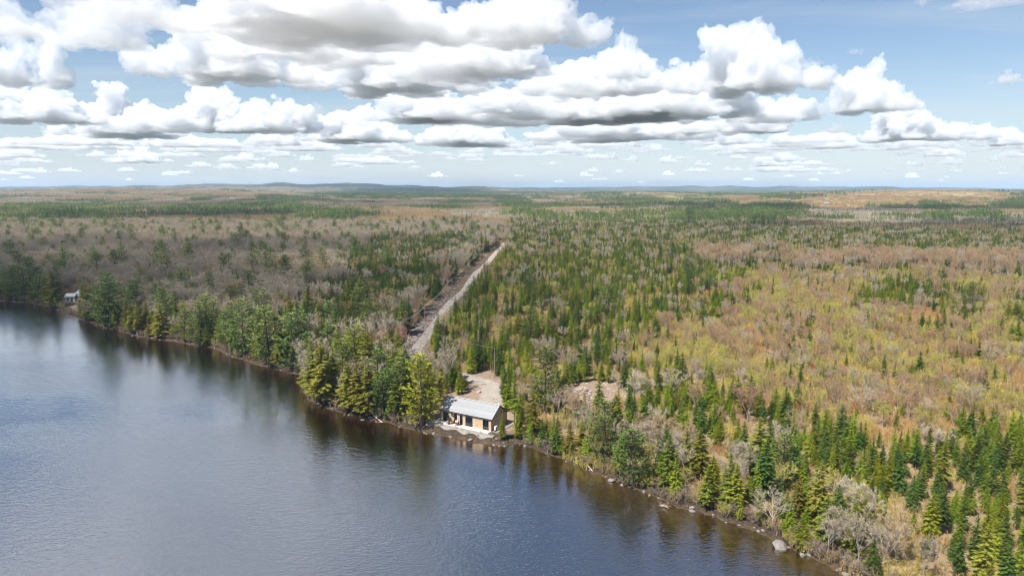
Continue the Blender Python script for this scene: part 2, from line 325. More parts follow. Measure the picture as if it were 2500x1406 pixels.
def grid_terrain():
    th = np.radians(np.arange(-78, 88.01, 0.4))
    r = [28.0]
    while r[-1] < 60000:
        q = r[-1]; r.append(q + (1.4 if 80 < q < 240 else 2.2 if q < 420 else q * 0.022))
    r = np.array(r); T, Rr = np.meshgrid(th, r); X = Rr * np.sin(T); Y = Rr * np.cos(T)
    d = shore_d(X, Y).reshape(X.shape); Z = terr(X, Y, d)
    nr, nc = X.shape
    v = np.stack([X, Y, Z], -1).reshape(-1, 3)
    idx = np.arange(nr * nc).reshape(nr, nc)
    f = np.stack([idx[:-1, :-1], idx[:-1, 1:], idx[1:, 1:], idx[1:, :-1]], -1).reshape(-1, 4)[:, ::-1]
    me = bpy.data.meshes.new('ground'); me.vertices.add(len(v)); me.vertices.foreach_set('co', v.ravel())
    me.loops.add(f.size); me.loops.foreach_set('vertex_index', f.ravel()); me.polygons.add(len(f))
    me.polygons.foreach_set('loop_start', np.arange(0, f.size, 4)); me.polygons.foreach_set('loop_total', np.full(len(f), 4)); me.update(calc_edges=True)
    me.polygons.foreach_set('use_smooth', [True] * len(f))
    px, py = proj(v[:, 0], v[:, 1], v[:, 2] * 0 + 1.0)
    front = v[:, 1] > 20
    c = np.zeros((len(v), 4), np.float32); c[:, 3] = 1
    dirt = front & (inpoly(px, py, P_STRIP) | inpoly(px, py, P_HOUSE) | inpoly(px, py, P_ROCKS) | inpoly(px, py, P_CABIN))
    fld = front & (inpoly(px, py, P_FIELD) | inpoly(px, py, P_FIELD3))
    gr = front & (inpoly(px, py, P_GREENF) | inpoly(px, py, P_GREENF2))
    c[dirt, 0] = 1; c[front & inpoly(px, py, P_STRIP), 0] = .35; c[fld, 1] = 1; c[gr, 2] = 1
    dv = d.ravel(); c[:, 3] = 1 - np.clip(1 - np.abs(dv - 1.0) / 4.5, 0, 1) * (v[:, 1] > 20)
    c[front & inpoly(px, py, P_STRIP), 3] = .42  # strip mixed darker with the bank colour: cloud shade put into colour
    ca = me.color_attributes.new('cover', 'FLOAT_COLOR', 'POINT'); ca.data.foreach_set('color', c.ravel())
    o = bpy.data.objects.new('ground', me); COL.objects.link(o); tag(o, kind='structure')
    m, t = newmat('forest_floor')
    ge = N(t, 'NewGeometry'); at = N(t, 'Attribute', attribute_name='cover'); s3 = N(t, 'SeparateColor'); t.links.new(at.outputs['Color'], s3.inputs[0])
    n1 = noise(t, 0.35, 6, 0.65, ge.outputs['Position']); n2 = noise(t, 0.02, 4, 0.6, ge.outputs['Position']); n3 = noise(t, 2.2, 3, 0.6, ge.outputs['Position']); n4 = noise(t, 0.0016, 5, 0.6, ge.outputs['Position'])
    litter = ramp(t, n1.outputs[0], [(0.25, (0.13, 0.095, 0.06)), (0.45, (0.24, 0.17, 0.105)), (0.6, (0.32, 0.22, 0.13)), (0.8, (0.20, 0.17, 0.07))])
    far = ramp(t, n2.outputs[0], [(0.3, (0.12, 0.10, 0.065)), (0.5, (0.21, 0.16, 0.10)), (0.7, (0.14, 0.13, 0.06))])
    base = mixrgb(t, 0.35, litter.outputs[0], far.outputs[0])
    # distant woods beyond the modelled trees: patchwork of conifer and bare hardwood
    ln = N(t, 'VectorMath', operation='LENGTH'); t.links.new(ge.outputs['Position'], ln.inputs[0])
    fm = N(t, 'MapRange'); fm.inputs[1].default_value = 5500; fm.inputs[2].default_value = 7500; t.links.new(ln.outputs['Value'], fm.inputs[0])
    woods = ramp(t, n4.outputs[0], [(0.38, (0.022, 0.034, 0.024)), (0.48, (0.04, 0.05, 0.035)), (0.56, (0.09, 0.082, 0.06)), (0.68, (0.03, 0.042, 0.028))])
    base = mixrgb(t, fm.outputs[0], base, woods.outputs[0])
    dirtc = ramp(t, n1.outputs[0], [(0.3, (0.13, 0.102, 0.08)), (0.5, (0.23, 0.178, 0.138)), (0.7, (0.32, 0.255, 0.20))])
    dirt2 = mixrgb(t, n3.outputs[0], dirtc.outputs[0], (0.26, 0.18, 0.13))
    base = mixrgb(t, tmath(t, 'MULTIPLY', s3.outputs[0], 0.9), base, dirt2)
    fc = ramp(t, n2.outputs[0], [(0.3, (0.24, 0.185, 0.095)), (0.7, (0.33, 0.26, 0.13))])
    base = mixrgb(t, s3.outputs[1], base, fc.outputs[0]); base = mixrgb(t, s3.outputs[2], base, (0.20, 0.24, 0.07))
    bank = ramp(t, n3.outputs[0], [(0.35, (0.035, 0.027, 0.02)), (0.6, (0.075, 0.055, 0.038)), (0.8, (0.14, 0.105, 0.075))])  # wet bank tones, also lent to the strip as painted cloud shade
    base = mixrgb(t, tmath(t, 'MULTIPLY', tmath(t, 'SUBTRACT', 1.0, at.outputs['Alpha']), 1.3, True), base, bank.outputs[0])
    # lake bed below the waterline: silt and stones
    spz = N(t, 'SeparateXYZ'); t.links.new(ge.outputs['Position'], spz.inputs[0])
    wet = N(t, 'MapRange'); wet.inputs[1].default_value = 0.12; wet.inputs[2].default_value = -0.08; t.links.new(spz.outputs[2], wet.inputs[0])
    vo = N(t, 'TexVoronoi'); vo.inputs['Scale'].default_value = 0.9; t.links.new(ge.outputs['Position'], vo.inputs['Vector'])
    bedc = ramp(t, vo.outputs['Distance'], [(0.1, (0.16, 0.105, 0.04)), (0.45, (0.115, 0.074, 0.027)), (0.8, (0.06, 0.038, 0.015))])
    base = mixrgb(t, wet.outputs[0], base, bedc.outputs[0])
    bsd = N(t, 'BsdfDiffuse'); t.links.new(base, bsd.inputs[0])
    bu = N(t, 'Bump'); bu.inputs['Strength'].default_value = 0.6; bu.inputs['Distance'].default_value = 0.4; t.links.new(n1.outputs[0], bu.inputs['Height']); t.links.new(bu.outputs[0], bsd.inputs['Normal'])
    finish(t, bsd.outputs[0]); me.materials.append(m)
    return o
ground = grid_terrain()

# ------------------------------------------------------------------ water
def make_water():
    m, t = newmat('lake_water'); ge = N(t, 'NewGeometry')
    mp = N(t, 'Mapping'); mp.inputs['Scale'].default_value = (0.6, 1.0, 1); mp.inputs['Rotation'].default_value = (0, 0, R(-14)); t.links.new(ge.outputs['Position'], mp.inputs[0])
    a = noise(t, 0.9, 4, 0.6, mp.outputs[0]); b = noise(t, 2.6, 2, 0.5, mp.outputs[0]); w = noise(t, 0.012, 3, 0.55, mp.outputs[0])
    calm = N(t, 'MapRange'); calm.inputs[1].default_value = 0.42; calm.inputs[2].default_value = 0.62; calm.inputs[3].default_value = 0.35; calm.inputs[4].default_value = 1.0; t.links.new(w.outputs[0], calm.inputs[0])
    hgt = tmath(t, 'ADD', tmath(t, 'MULTIPLY', a.outputs[0], 0.42), tmath(t, 'MULTIPLY', b.outputs[0], 0.22))
    hgt = tmath(t, 'MULTIPLY', hgt, calm.outputs[0])
    bu = N(t, 'Bump'); bu.inputs['Strength'].default_value = 1.0; bu.inputs['Distance'].default_value = 0.28; t.links.new(hgt, bu.inputs['Height'])
    vd = N(t, 'VectorMath', operation='DOT_PRODUCT'); t.links.new(bu.outputs[0], vd.inputs[0]); t.links.new(ge.outputs['Incoming'], vd.inputs[1])
    cosv = tmath(t, 'ABSOLUTE', vd.outputs['Value']); refl = tmath(t, 'MULTIPLY_ADD', tmath(t, 'POWER', tmath(t, 'SUBTRACT', 1.0, cosv, True), 3.4), 0.58); refl.node.inputs[2].default_value = 0.42
    gl = N(t, 'BsdfGlossy'); gl.inputs['Roughness'].default_value = 0.03; gl.inputs[0].default_value = (1, 0.99, 0.99, 1); t.links.new(bu.outputs[0], gl.inputs['Normal'])
    tr = N(t, 'BsdfTransparent'); tr.inputs[0].default_value = (0.9, 0.88, 0.82, 1)
    mx = N(t, 'MixShader'); t.links.new(refl, mx.inputs[0]); t.links.new(tr.outputs[0], mx.inputs[1]); t.links.new(gl.outputs[0], mx.inputs[2])
    o = N(t, 'OutputMaterial'); t.links.new(mx.outputs[0], o.inputs['Surface'])
    va = N(t, 'VolumeAbsorption'); va.inputs['Color'].default_value = (0.60, 0.36, 0.10, 1); va.inputs['Density'].default_value = 0.75; t.links.new(va.outputs[0], o.inputs['Volume'])
    ob = MB().box(-2600, 400, -900, 460, -40, 0).build('lake_water', m); tag(ob, kind='structure'); return ob
make_water()
# deep bottom under and behind the drone, below the water
bb = MB(); bb.add([(-2600, -900, -9.5), (400, -900, -9.5), (400, 120, -9.5), (-2600, 120, -9.5)], [(0, 1, 2, 3)])
tag(bb.build('lake_bed', plain('silt', (0.05, 0.035, 0.02), 0.9)), kind='structure')

# ------------------------------------------------------------------ roads
def strip(name, pts, wid, mat, lift=0.10, sub=10):
    P = [Vector((p[0], p[1], 0)) for p in pts]; C = []
    for i in range(len(P) - 1):
        p0, p1, p2, p3 = P[max(i - 1, 0)], P[i], P[i + 1], P[min(i + 2, len(P) - 1)]
        for k in range(sub):
            u = k / sub; C.append(0.5 * ((2 * p1) + (p2 - p0) * u + (2 * p0 - 5 * p1 + 4 * p2 - p3) * u * u + (3 * p1 - p0 - 3 * p2 + p3) * u ** 3))
    C.append(P[-1]); mb = MB(); nw = 6; rows = []
    for i, c in enumerate(C):
        d = (C[min(i + 1, len(C) - 1)] - C[max(i - 1, 0)]).normalized(); nrm = Vector((-d.y, d.x, 0))
        w = wid[0] + (wid[1] - wid[0]) * i / (len(C) - 1); w *= 1 + 0.06 * math.sin(i * 0.9) + rnd.uniform(-0.03, 0.03)
        for k in range(nw + 1):
            s = k / nw * 2 - 1; q = c + nrm * s * w / 2; z = float(terr(np.array([q.x]), np.array([q.y]))[0])
            rut = -0.05 * math.exp(-((abs(s) - 0.45) / 0.14) ** 2)
            mb.v.append((q.x, q.y, z + lift * (1 - s ** 6 * 1.4) + rut))
    for i in range(len(C) - 1):
        for k in range(nw): a = i * (nw + 1) + k; mb.f.append((a, a + 1, a + nw + 2, a + nw + 1))
    o = mb.build(name, mat, smooth=True); tag(o, kind='structure'); return o, C
def road_material():
    m, t = newmat('gravel_road'); ge = N(t, 'NewGeometry'); n1 = noise(t, 0.5, 6, 0.65, ge.outputs['Position']); n2 = noise(t, 6, 3, 0.6, ge.outputs['Position'])
    c = ramp(t, n1.outputs[0], [(0.25, (0.21, 0.185, 0.155)), (0.5, (0.31, 0.275, 0.235)), (0.75, (0.39, 0.355, 0.305))]); c2 = mixrgb(t, tmath(t, 'MULTIPLY', n2.outputs[0], 0.35), c.outputs[0], (0.22, 0.18, 0.14))
    d = N(t, 'BsdfDiffuse'); t.links.new(c2, d.inputs[0]); finish(t, d.outputs[0]); return m
M['road'] = road_material()
strip('gravel_road', ROADC, (4.6, 4.8), M['road'])
strip('driveway', DRIVE, (4.6, 8.0), M['road'], 0.12)

# ------------------------------------------------------------------ tree shapes
def rv(r): return Vector((r.uniform(-1, 1), r.uniform(-1, 1), r.uniform(-1, 1)))
def spray(mb, p, d, l, w, r):
    s = d.cross(Vector((0, 0, 1)))
    if s.length < 1e-3: s = Vector((1, 0, 0))
    s.normalize(); s = (s + rv(r) * 0.45).normalized(); q = p + d * l
    mb.add((p + d * l * 0.25 + s * w, p - d * l * 0.05, p + d * l * 0.25 - s * w, q), ((0, 1, 2), (0, 2, 3)))
def make_spruce(seed, wide=0.19, dens=1.0, droop=0.25, step=0.036, gap=0.08, ragged=0.2, seg=0.05):
    """unit-height narrow conifer: whorls of drooping sprays"""
    r = random.Random(seed); tr, cr = MB(), MB()
    lean = Vector((r.uniform(-.02, .02), r.uniform(-.02, .02), 1))
    tr.tube((0, 0, -0.03), lean * 0.55, 0.013, 0.008, 5); tr.tube(lean * 0.55, lean * 0.98, 0.008, 0.002, 4)
    z = gap + r.uniform(0, .03)
    while z < 0.985:
        prof = (1 - z) ** 0.8 * min(1, 0.55 + (z - gap) * 3.0)
        nb = max(4, int((9 if z < 0.7 else 6) * dens)); a0 = r.uniform(0, 6.28)
        for k in range(nb):
            if r.random() < 0.10: continue
            a = a0 + 6.283 * k / nb + r.uniform(-.3, .3); L = wide * prof * r.uniform(1 - ragged * 1.6, 1 + ragged) + 0.012
            up = -droop * (1 - z) + 0.55 * max(0, z - 0.6) + r.uniform(-.12, .12)
            d = Vector((math.cos(a), math.sin(a), up)).normalized(); p = lean * (z + r.uniform(-.012, .012))
            n = max(2, math.ceil(L / seg))
            for j in range(n):
                u0 = j / n; q = p + d * L * u0
                spray(cr, q, (d + Vector((0, 0, -0.15 + 0.25 * u0))).normalized(), (L / n) * (1.7 if j == n - 1 else 1.45), min(L * .17, seg * .32) + 0.004, r)
                if j:
                    for s in (-1, 1):
                        side = Vector((-d.y, d.x, 0)) * s; spray(cr, q, (d * 0.7 + side * 0.8 + Vector((0, 0, -0.12))).normalized(), min(L * .5, seg * 2.2) * r.uniform(.6, 1.0) * (1.15 - u0 * .6), min(L * .11, seg * .24) + 0.004, r)
        z += step * r.uniform(0.75, 1.2) * (1.0 if z < 0.8 else 0.75)
    for k in range(3): spray(cr, lean * 0.955, Vector((r.uniform(-.3, .3), r.uniform(-.3, .3), 1)).normalized(), 0.05, 0.007, r)
    return tr, cr
def make_pine(seed, wide=0.24, clear=0.12, dens=1.0):
    """unit-height white pine: tiers of plume-like plates, ragged outline"""
    r = random.Random(seed); tr, cr = MB(), MB()
    lean = Vector((r.uniform(-.04, .04), r.uniform(-.04, .04), 1))
    tr.tube((0, 0, -0.03), lean * 0.45, 0.017, 0.012, 6); tr.tube(lean * 0.45, lean * 0.97, 0.012, 0.002, 5)
    z = clear
    while z < 0.97:
        t = (z - clear) / (1 - clear); prof = (1 - t) ** 0.62 * (0.55 + 0.9 * min(1, t * 2.6)) * 0.95
        nb = r.choice((4, 5, 6)); a0 = r.uniform(0, 6.28)
        for k in range(nb):
            if r.random() < 0.12: continue
            a = a0 + 6.283 * k / nb + r.uniform(-.35, .35); L = wide * prof * r.uniform(0.6, 1.25) + 0.02
            rise = -0.12 * (1 - t) + 0.35 * t + r.uniform(-.08, .12); d = Vector((math.cos(a), math.sin(a), rise)).normalized()
            p = lean * z; e = p + d * L + Vector((0, 0, L * 0.12)); tr.tube(p, e, 0.004, 0.0012, 3)
            nt_ = max(3, int(L / 0.019 * dens))
            for j in range(nt_):
                u = 0.22 + 0.80 * (j + r.random()) / nt_; lat = Vector((-d.y, d.x, 0)) * r.uniform(-1, 1) * L * 0.33 * math.sin(min(1, u) * 2.6)
                c = p.lerp(e, u) + lat + Vector((0, 0, r.uniform(0, .010)))
                for q in range(5):
                    dd = (d * 0.7 + lat.normalized() * r.uniform(0.1, .7) + rv(r) * 0.55 + Vector((0, 0, 0.28))).normalized() if lat.length > 1e-5 else (d + rv(r) * .5).normalized()
                    spray(cr, c, dd, r.uniform(.032, .052), 0.0085, r)
        z += r.uniform(0.060, 0.095) * (1 - 0.3 * t)
    for k in range(8): spray(cr, lean * 0.95 + rv(r) * 0.01, Vector((r.uniform(-.6, .6), r.uniform(-.6, .6), 1)).normalized(), 0.05, 0.007, r)
    return tr, cr
def make_bare(seed, spread=0.34, fork=0.30, leaders=5, twigs=12, upright=0.0, tw=0.0030):
    """unit-height leafless hardwood"""
    r = random.Random(seed); tr, cr = MB(), MB()
    top = Vector((r.uniform(-.03, .03), r.uniform(-.03, .03), fork)); tr.tube((0, 0, -0.03), top, 0.013, 0.009, 6)
    for i in range(leaders):
        a = 6.283 * i / leaders + r.uniform(-.5, .5); out = spread * r.uniform(0.5, 1.1) * (0.35 if i == 0 else 1)
        end = Vector((math.cos(a) * out, math.sin(a) * out, r.uniform(0.82, 0.97) - out * 0.45 * (1 - upright)))
        st = top * r.uniform(0.75, 1.0); mid = st.lerp(end, 0.5) + Vector((math.cos(a), math.sin(a), 0)) * out * 0.12 + rv(r) * 0.02
        pts = [st, st.lerp(mid, .5) + rv(r) * .01, mid, mid.lerp(end, .5) + rv(r) * .015, end]
        for k in range(4): tr.tube(pts[k], pts[k + 1], 0.0062 * (1 - k * .2), 0.0062 * (1 - (k + 1) * .2) + 0.0006, 4)
        for k in range(8):
            u = 0.22 + 0.78 * (k + r.random()) / 8; fi = min(3, int(u * 4)); p = pts[fi].lerp(pts[fi + 1], u * 4 - fi)
            main = (pts[fi + 1] - pts[fi]).normalized(); dv = (main * 0.75 + rv(r) * 0.85 + Vector((0, 0, 0.25 + upright))).normalized(); L = r.uniform(.13, .22) * (1.15 - u * .5)
            e = p + dv * L; tr.tube(p, e, 0.0030, 0.0012, 3)
            for j in range(5):
                q = p.lerp(e, 0.25 + 0.75 * (j + 1) / 5); d2 = (dv * 0.8 + rv(r) * 0.8 + Vector((0, 0, 0.2 + upright * .5))).normalized(); L2 = r.uniform(.06, .11)
                s = d2.orthogonal().normalized() * 0.0026; cr.tri(q - s, q + s, q + d2 * L2)
                for w in range(twigs):
                    b = q + d2 * L2 * r.uniform(.15, .95); d3 = (d2 * 0.7 + rv(r) * 0.85 + Vector((0, 0, .15))).normalized(); s = d3.cross(rv(r)).normalized() * tw; cr.tri(b - s, b + s, b + d3 * r.uniform(.035, .075))
    return tr, cr
def make_birch(seed):
    return make_bare(seed, 0.16, 0.45, 4, 7, 0.5, 0.003)
def make_snag(seed):
    r = random.Random(seed); tr, cr = MB(), MB(); tr.tube((0, 0, -0.03), (r.uniform(-.04, .04), r.uniform(-.04, .04), 1), 0.016, 0.004, 5)
    for k in range(60):
        z = r.uniform(.2, .97); a = r.uniform(0, 6.28); L = 0.2 * (1.05 - z) * r.uniform(.6, 1.2) + .02; d = Vector((math.cos(a), math.sin(a), r.uniform(-.3, .2))).normalized(); p = Vector((0, 0, z)); cr.tube(p, p + d * L, 0.0035, 0.001, 3)
        for j in range(5): b = p + d * L * r.uniform(.3, 1); d3 = (d + rv(r) * .8).normalized(); s = d3.orthogonal().normalized() * .0025; cr.tri(b - s, b + s, b + d3 * .05)
    return tr, cr
def make_scrub(seed, n=52, size=2.6, tall=3.3):
    """clump of saplings and brush about 5 m across, in metres"""
    r = random.Random(seed); cr = MB()
    for i in range(n):
        a = r.uniform(0, 6.283); q = math.sqrt(r.random()) * size; p = Vector((math.cos(a) * q, math.sin(a) * q, -0.1)); h = tall * r.uniform(.35, 1.0) * (1 - 0.35 * q / size)
        d = Vector((r.uniform(-.3, .3), r.uniform(-.3, .3), 1)).normalized(); s = d.cross(rv(r)).normalized() * 0.028; cr.tri(p - s, p + s, p + d * h)
        for k in range(9):
            u = r.uniform(.25, .98); b = p + d * h * u; d2 = (d * .8 + rv(r) * .9).normalized(); L = r.uniform(.35, .8); s = d2.cross(rv(r)).normalized() * 0.032; cr.tri(b - s, b + s, b + d2 * L)
            if k % 2: b2 = b + d2 * L * .5; d3 = (d2 + rv(r)).normalized(); s = d3.cross(rv(r)).normalized() * 0.035; cr.tri(b2 - s, b2 + s, b2 + d3 * L * .6)
    return cr

PROTO = bpy.data.collections.new('sources')       # not linked to the scene
KINDS = {}      # kind -> dict(trunk meshes, crown meshes, collection)
def reg(kind, shapes, mat_tr, mat_cr, cat, nm):
    c = bpy.data.collections.new('src_' + kind); lst = []
    for i, (tr, cr) in enumerate(shapes):
        mt = tr.mesh('trunk', mat_tr) if tr else None; mc = cr.mesh('crown', mat_cr)
        full = MB(); nt0 = 0
        if tr: full.add(tr.v, tr.f); nt0 = len(tr.f)
        full.add(cr.v, cr.f); mf = full.mesh('tree', mat_tr or mat_cr)
        if tr:
            mf.materials.append(mat_cr); mi = np.ones(len(full.f), np.int32); mi[:nt0] = 0; mf.polygons.foreach_set('material_index', mi)
        o = bpy.data.objects.new('s%02d' % i, mf); c.objects.link(o); lst.append((mt, mc))
    KINDS[kind] = dict(list=lst, col=c, cat=cat, name=nm, pts=[])
sp = [make_spruce(s, w, 1.0, dr) for s, w, dr in ((1, .19, .25), (2, .23, .3), (3, .17, .2), (4, .25, .3), (5, .21, .35))]
sp += [make_spruce(6, .20, .8, .45, .042, .16, .45), make_spruce(8, .16, .9, .15, .034, .22, .35), make_spruce(9, .27, 1.1, .3, .034, .05, .3)]
hm = [make_spruce(s, w * 1.1, 1.3, .22, 0.034, g, .45, .036) for s, w, g in ((21, .20, .10), (22, .23, .14), (23, .18, .20), (24, .21, .08))]
pn = [make_pine(s, w, c) for s, w, c in ((31, .24, .10), (32, .28, .14), (33, .22, .22), (34, .26, .07))]
br = [make_bare(s, sp_, fk, ld) for s, sp_, fk, ld in ((41, .34, .28, 5), (42, .30, .34, 4), (43, .40, .24, 6), (44, .27, .38, 4), (45, .36, .3, 5))]
bi = [make_birch(s) for s in (51, 52, 53)]
sn = [make_snag(s) for s in (61, 62)]
sb = [(None, make_scrub(s)) for s in (71, 72, 73)]
reg('spruce_dark', sp, M['bark'], M['spruce_dark'], 'spruce tree', 'spruce_tree')
reg('spruce_bright', sp, M['bark'], M['spruce_bright'], 'spruce tree', 'spruce_tree')
reg('hemlock', hm, M['bark'], M['hemlock'], 'hemlock tree', 'hemlock_tree')
reg('pine', pn, M['bark'], M['pine'], 'pine tree', 'pine_tree')
reg('pine_bright', pn, M['bark'], M['pine_bright'], 'pine tree', 'pine_tree')
reg('bare_grey', br, M['bark_grey'], M['twig_grey'], 'bare tree', 'bare_tree')
reg('bare_tan', br, M['bark_grey'], M['twig_tan'], 'bare tree', 'bare_tree')
reg('bare_green', br, M['bark_grey'], M['twig_green'], 'budding tree', 'budding_tree')
reg('bare_red', br, M['bark_grey'], M['twig_red'], 'budding tree', 'budding_tree')
reg('bare_white', br, M['bark_white'], M['twig_white'], 'bare tree', 'bare_tree')
reg('birch', bi, M['bark_white'], M['twig_tan'], 'birch tree', 'birch_tree')
reg('snag', sn, M['bark_grey'], M['twig_grey'], 'dead tree', 'dead_tree')
bu_ = [make_bare(s_, .55, .08, 6, 7, .15, .0048) for s_ in (81, 82, 83)]
reg('bush_grey', bu_, M['bark_grey'], M['bush_grey'], 'shrub', 'shrub'); reg('bush_tan', bu_, M['bark_grey'], M['twig_tan'], 'shrub', 'shrub'); reg('bush_green', bu_, M['bark_grey'], M['twig_green'], 'shrub', 'shrub')
reg('scrub_tan', sb, None, M['scrub_tan'], 'shrub', 'shrub')
reg('scrub_orange', sb, None, M['scrub_orange'], 'shrub', 'shrub')
reg('scrub_green', sb, None, M['scrub_green'], 'shrub', 'shrub')

def plant(kind, x, y, h, var, rz, wide=1.0, z=None, label=None, group=None):
    """one individual: an Empty at the foot with trunk and crown"""
    K = KINDS[kind]; mt, mc = K['list'][var % len(K['list'])]
    if z is None: z = float(terr(np.array([x]), np.array([y]))[0])
    if mt is None:
        o = bpy.data.objects.new(K['name'], mc); COL.objects.link(o); o.location = (x, y, z); o.rotation_euler = (0, 0, rz); o.scale = (wide * h, wide * h, h)
        return tag(o, label, K['cat'], group)
    e = empty(K['name'], (x, y, z), rz); e.scale = (h * wide, h * wide, h)
    for nm, me in (('trunk', mt), ('crown', mc)):
        o = bpy.data.objects.new(nm, me); COL.objects.link(o); o.parent = e
    return tag(e, label, K['cat'], group)

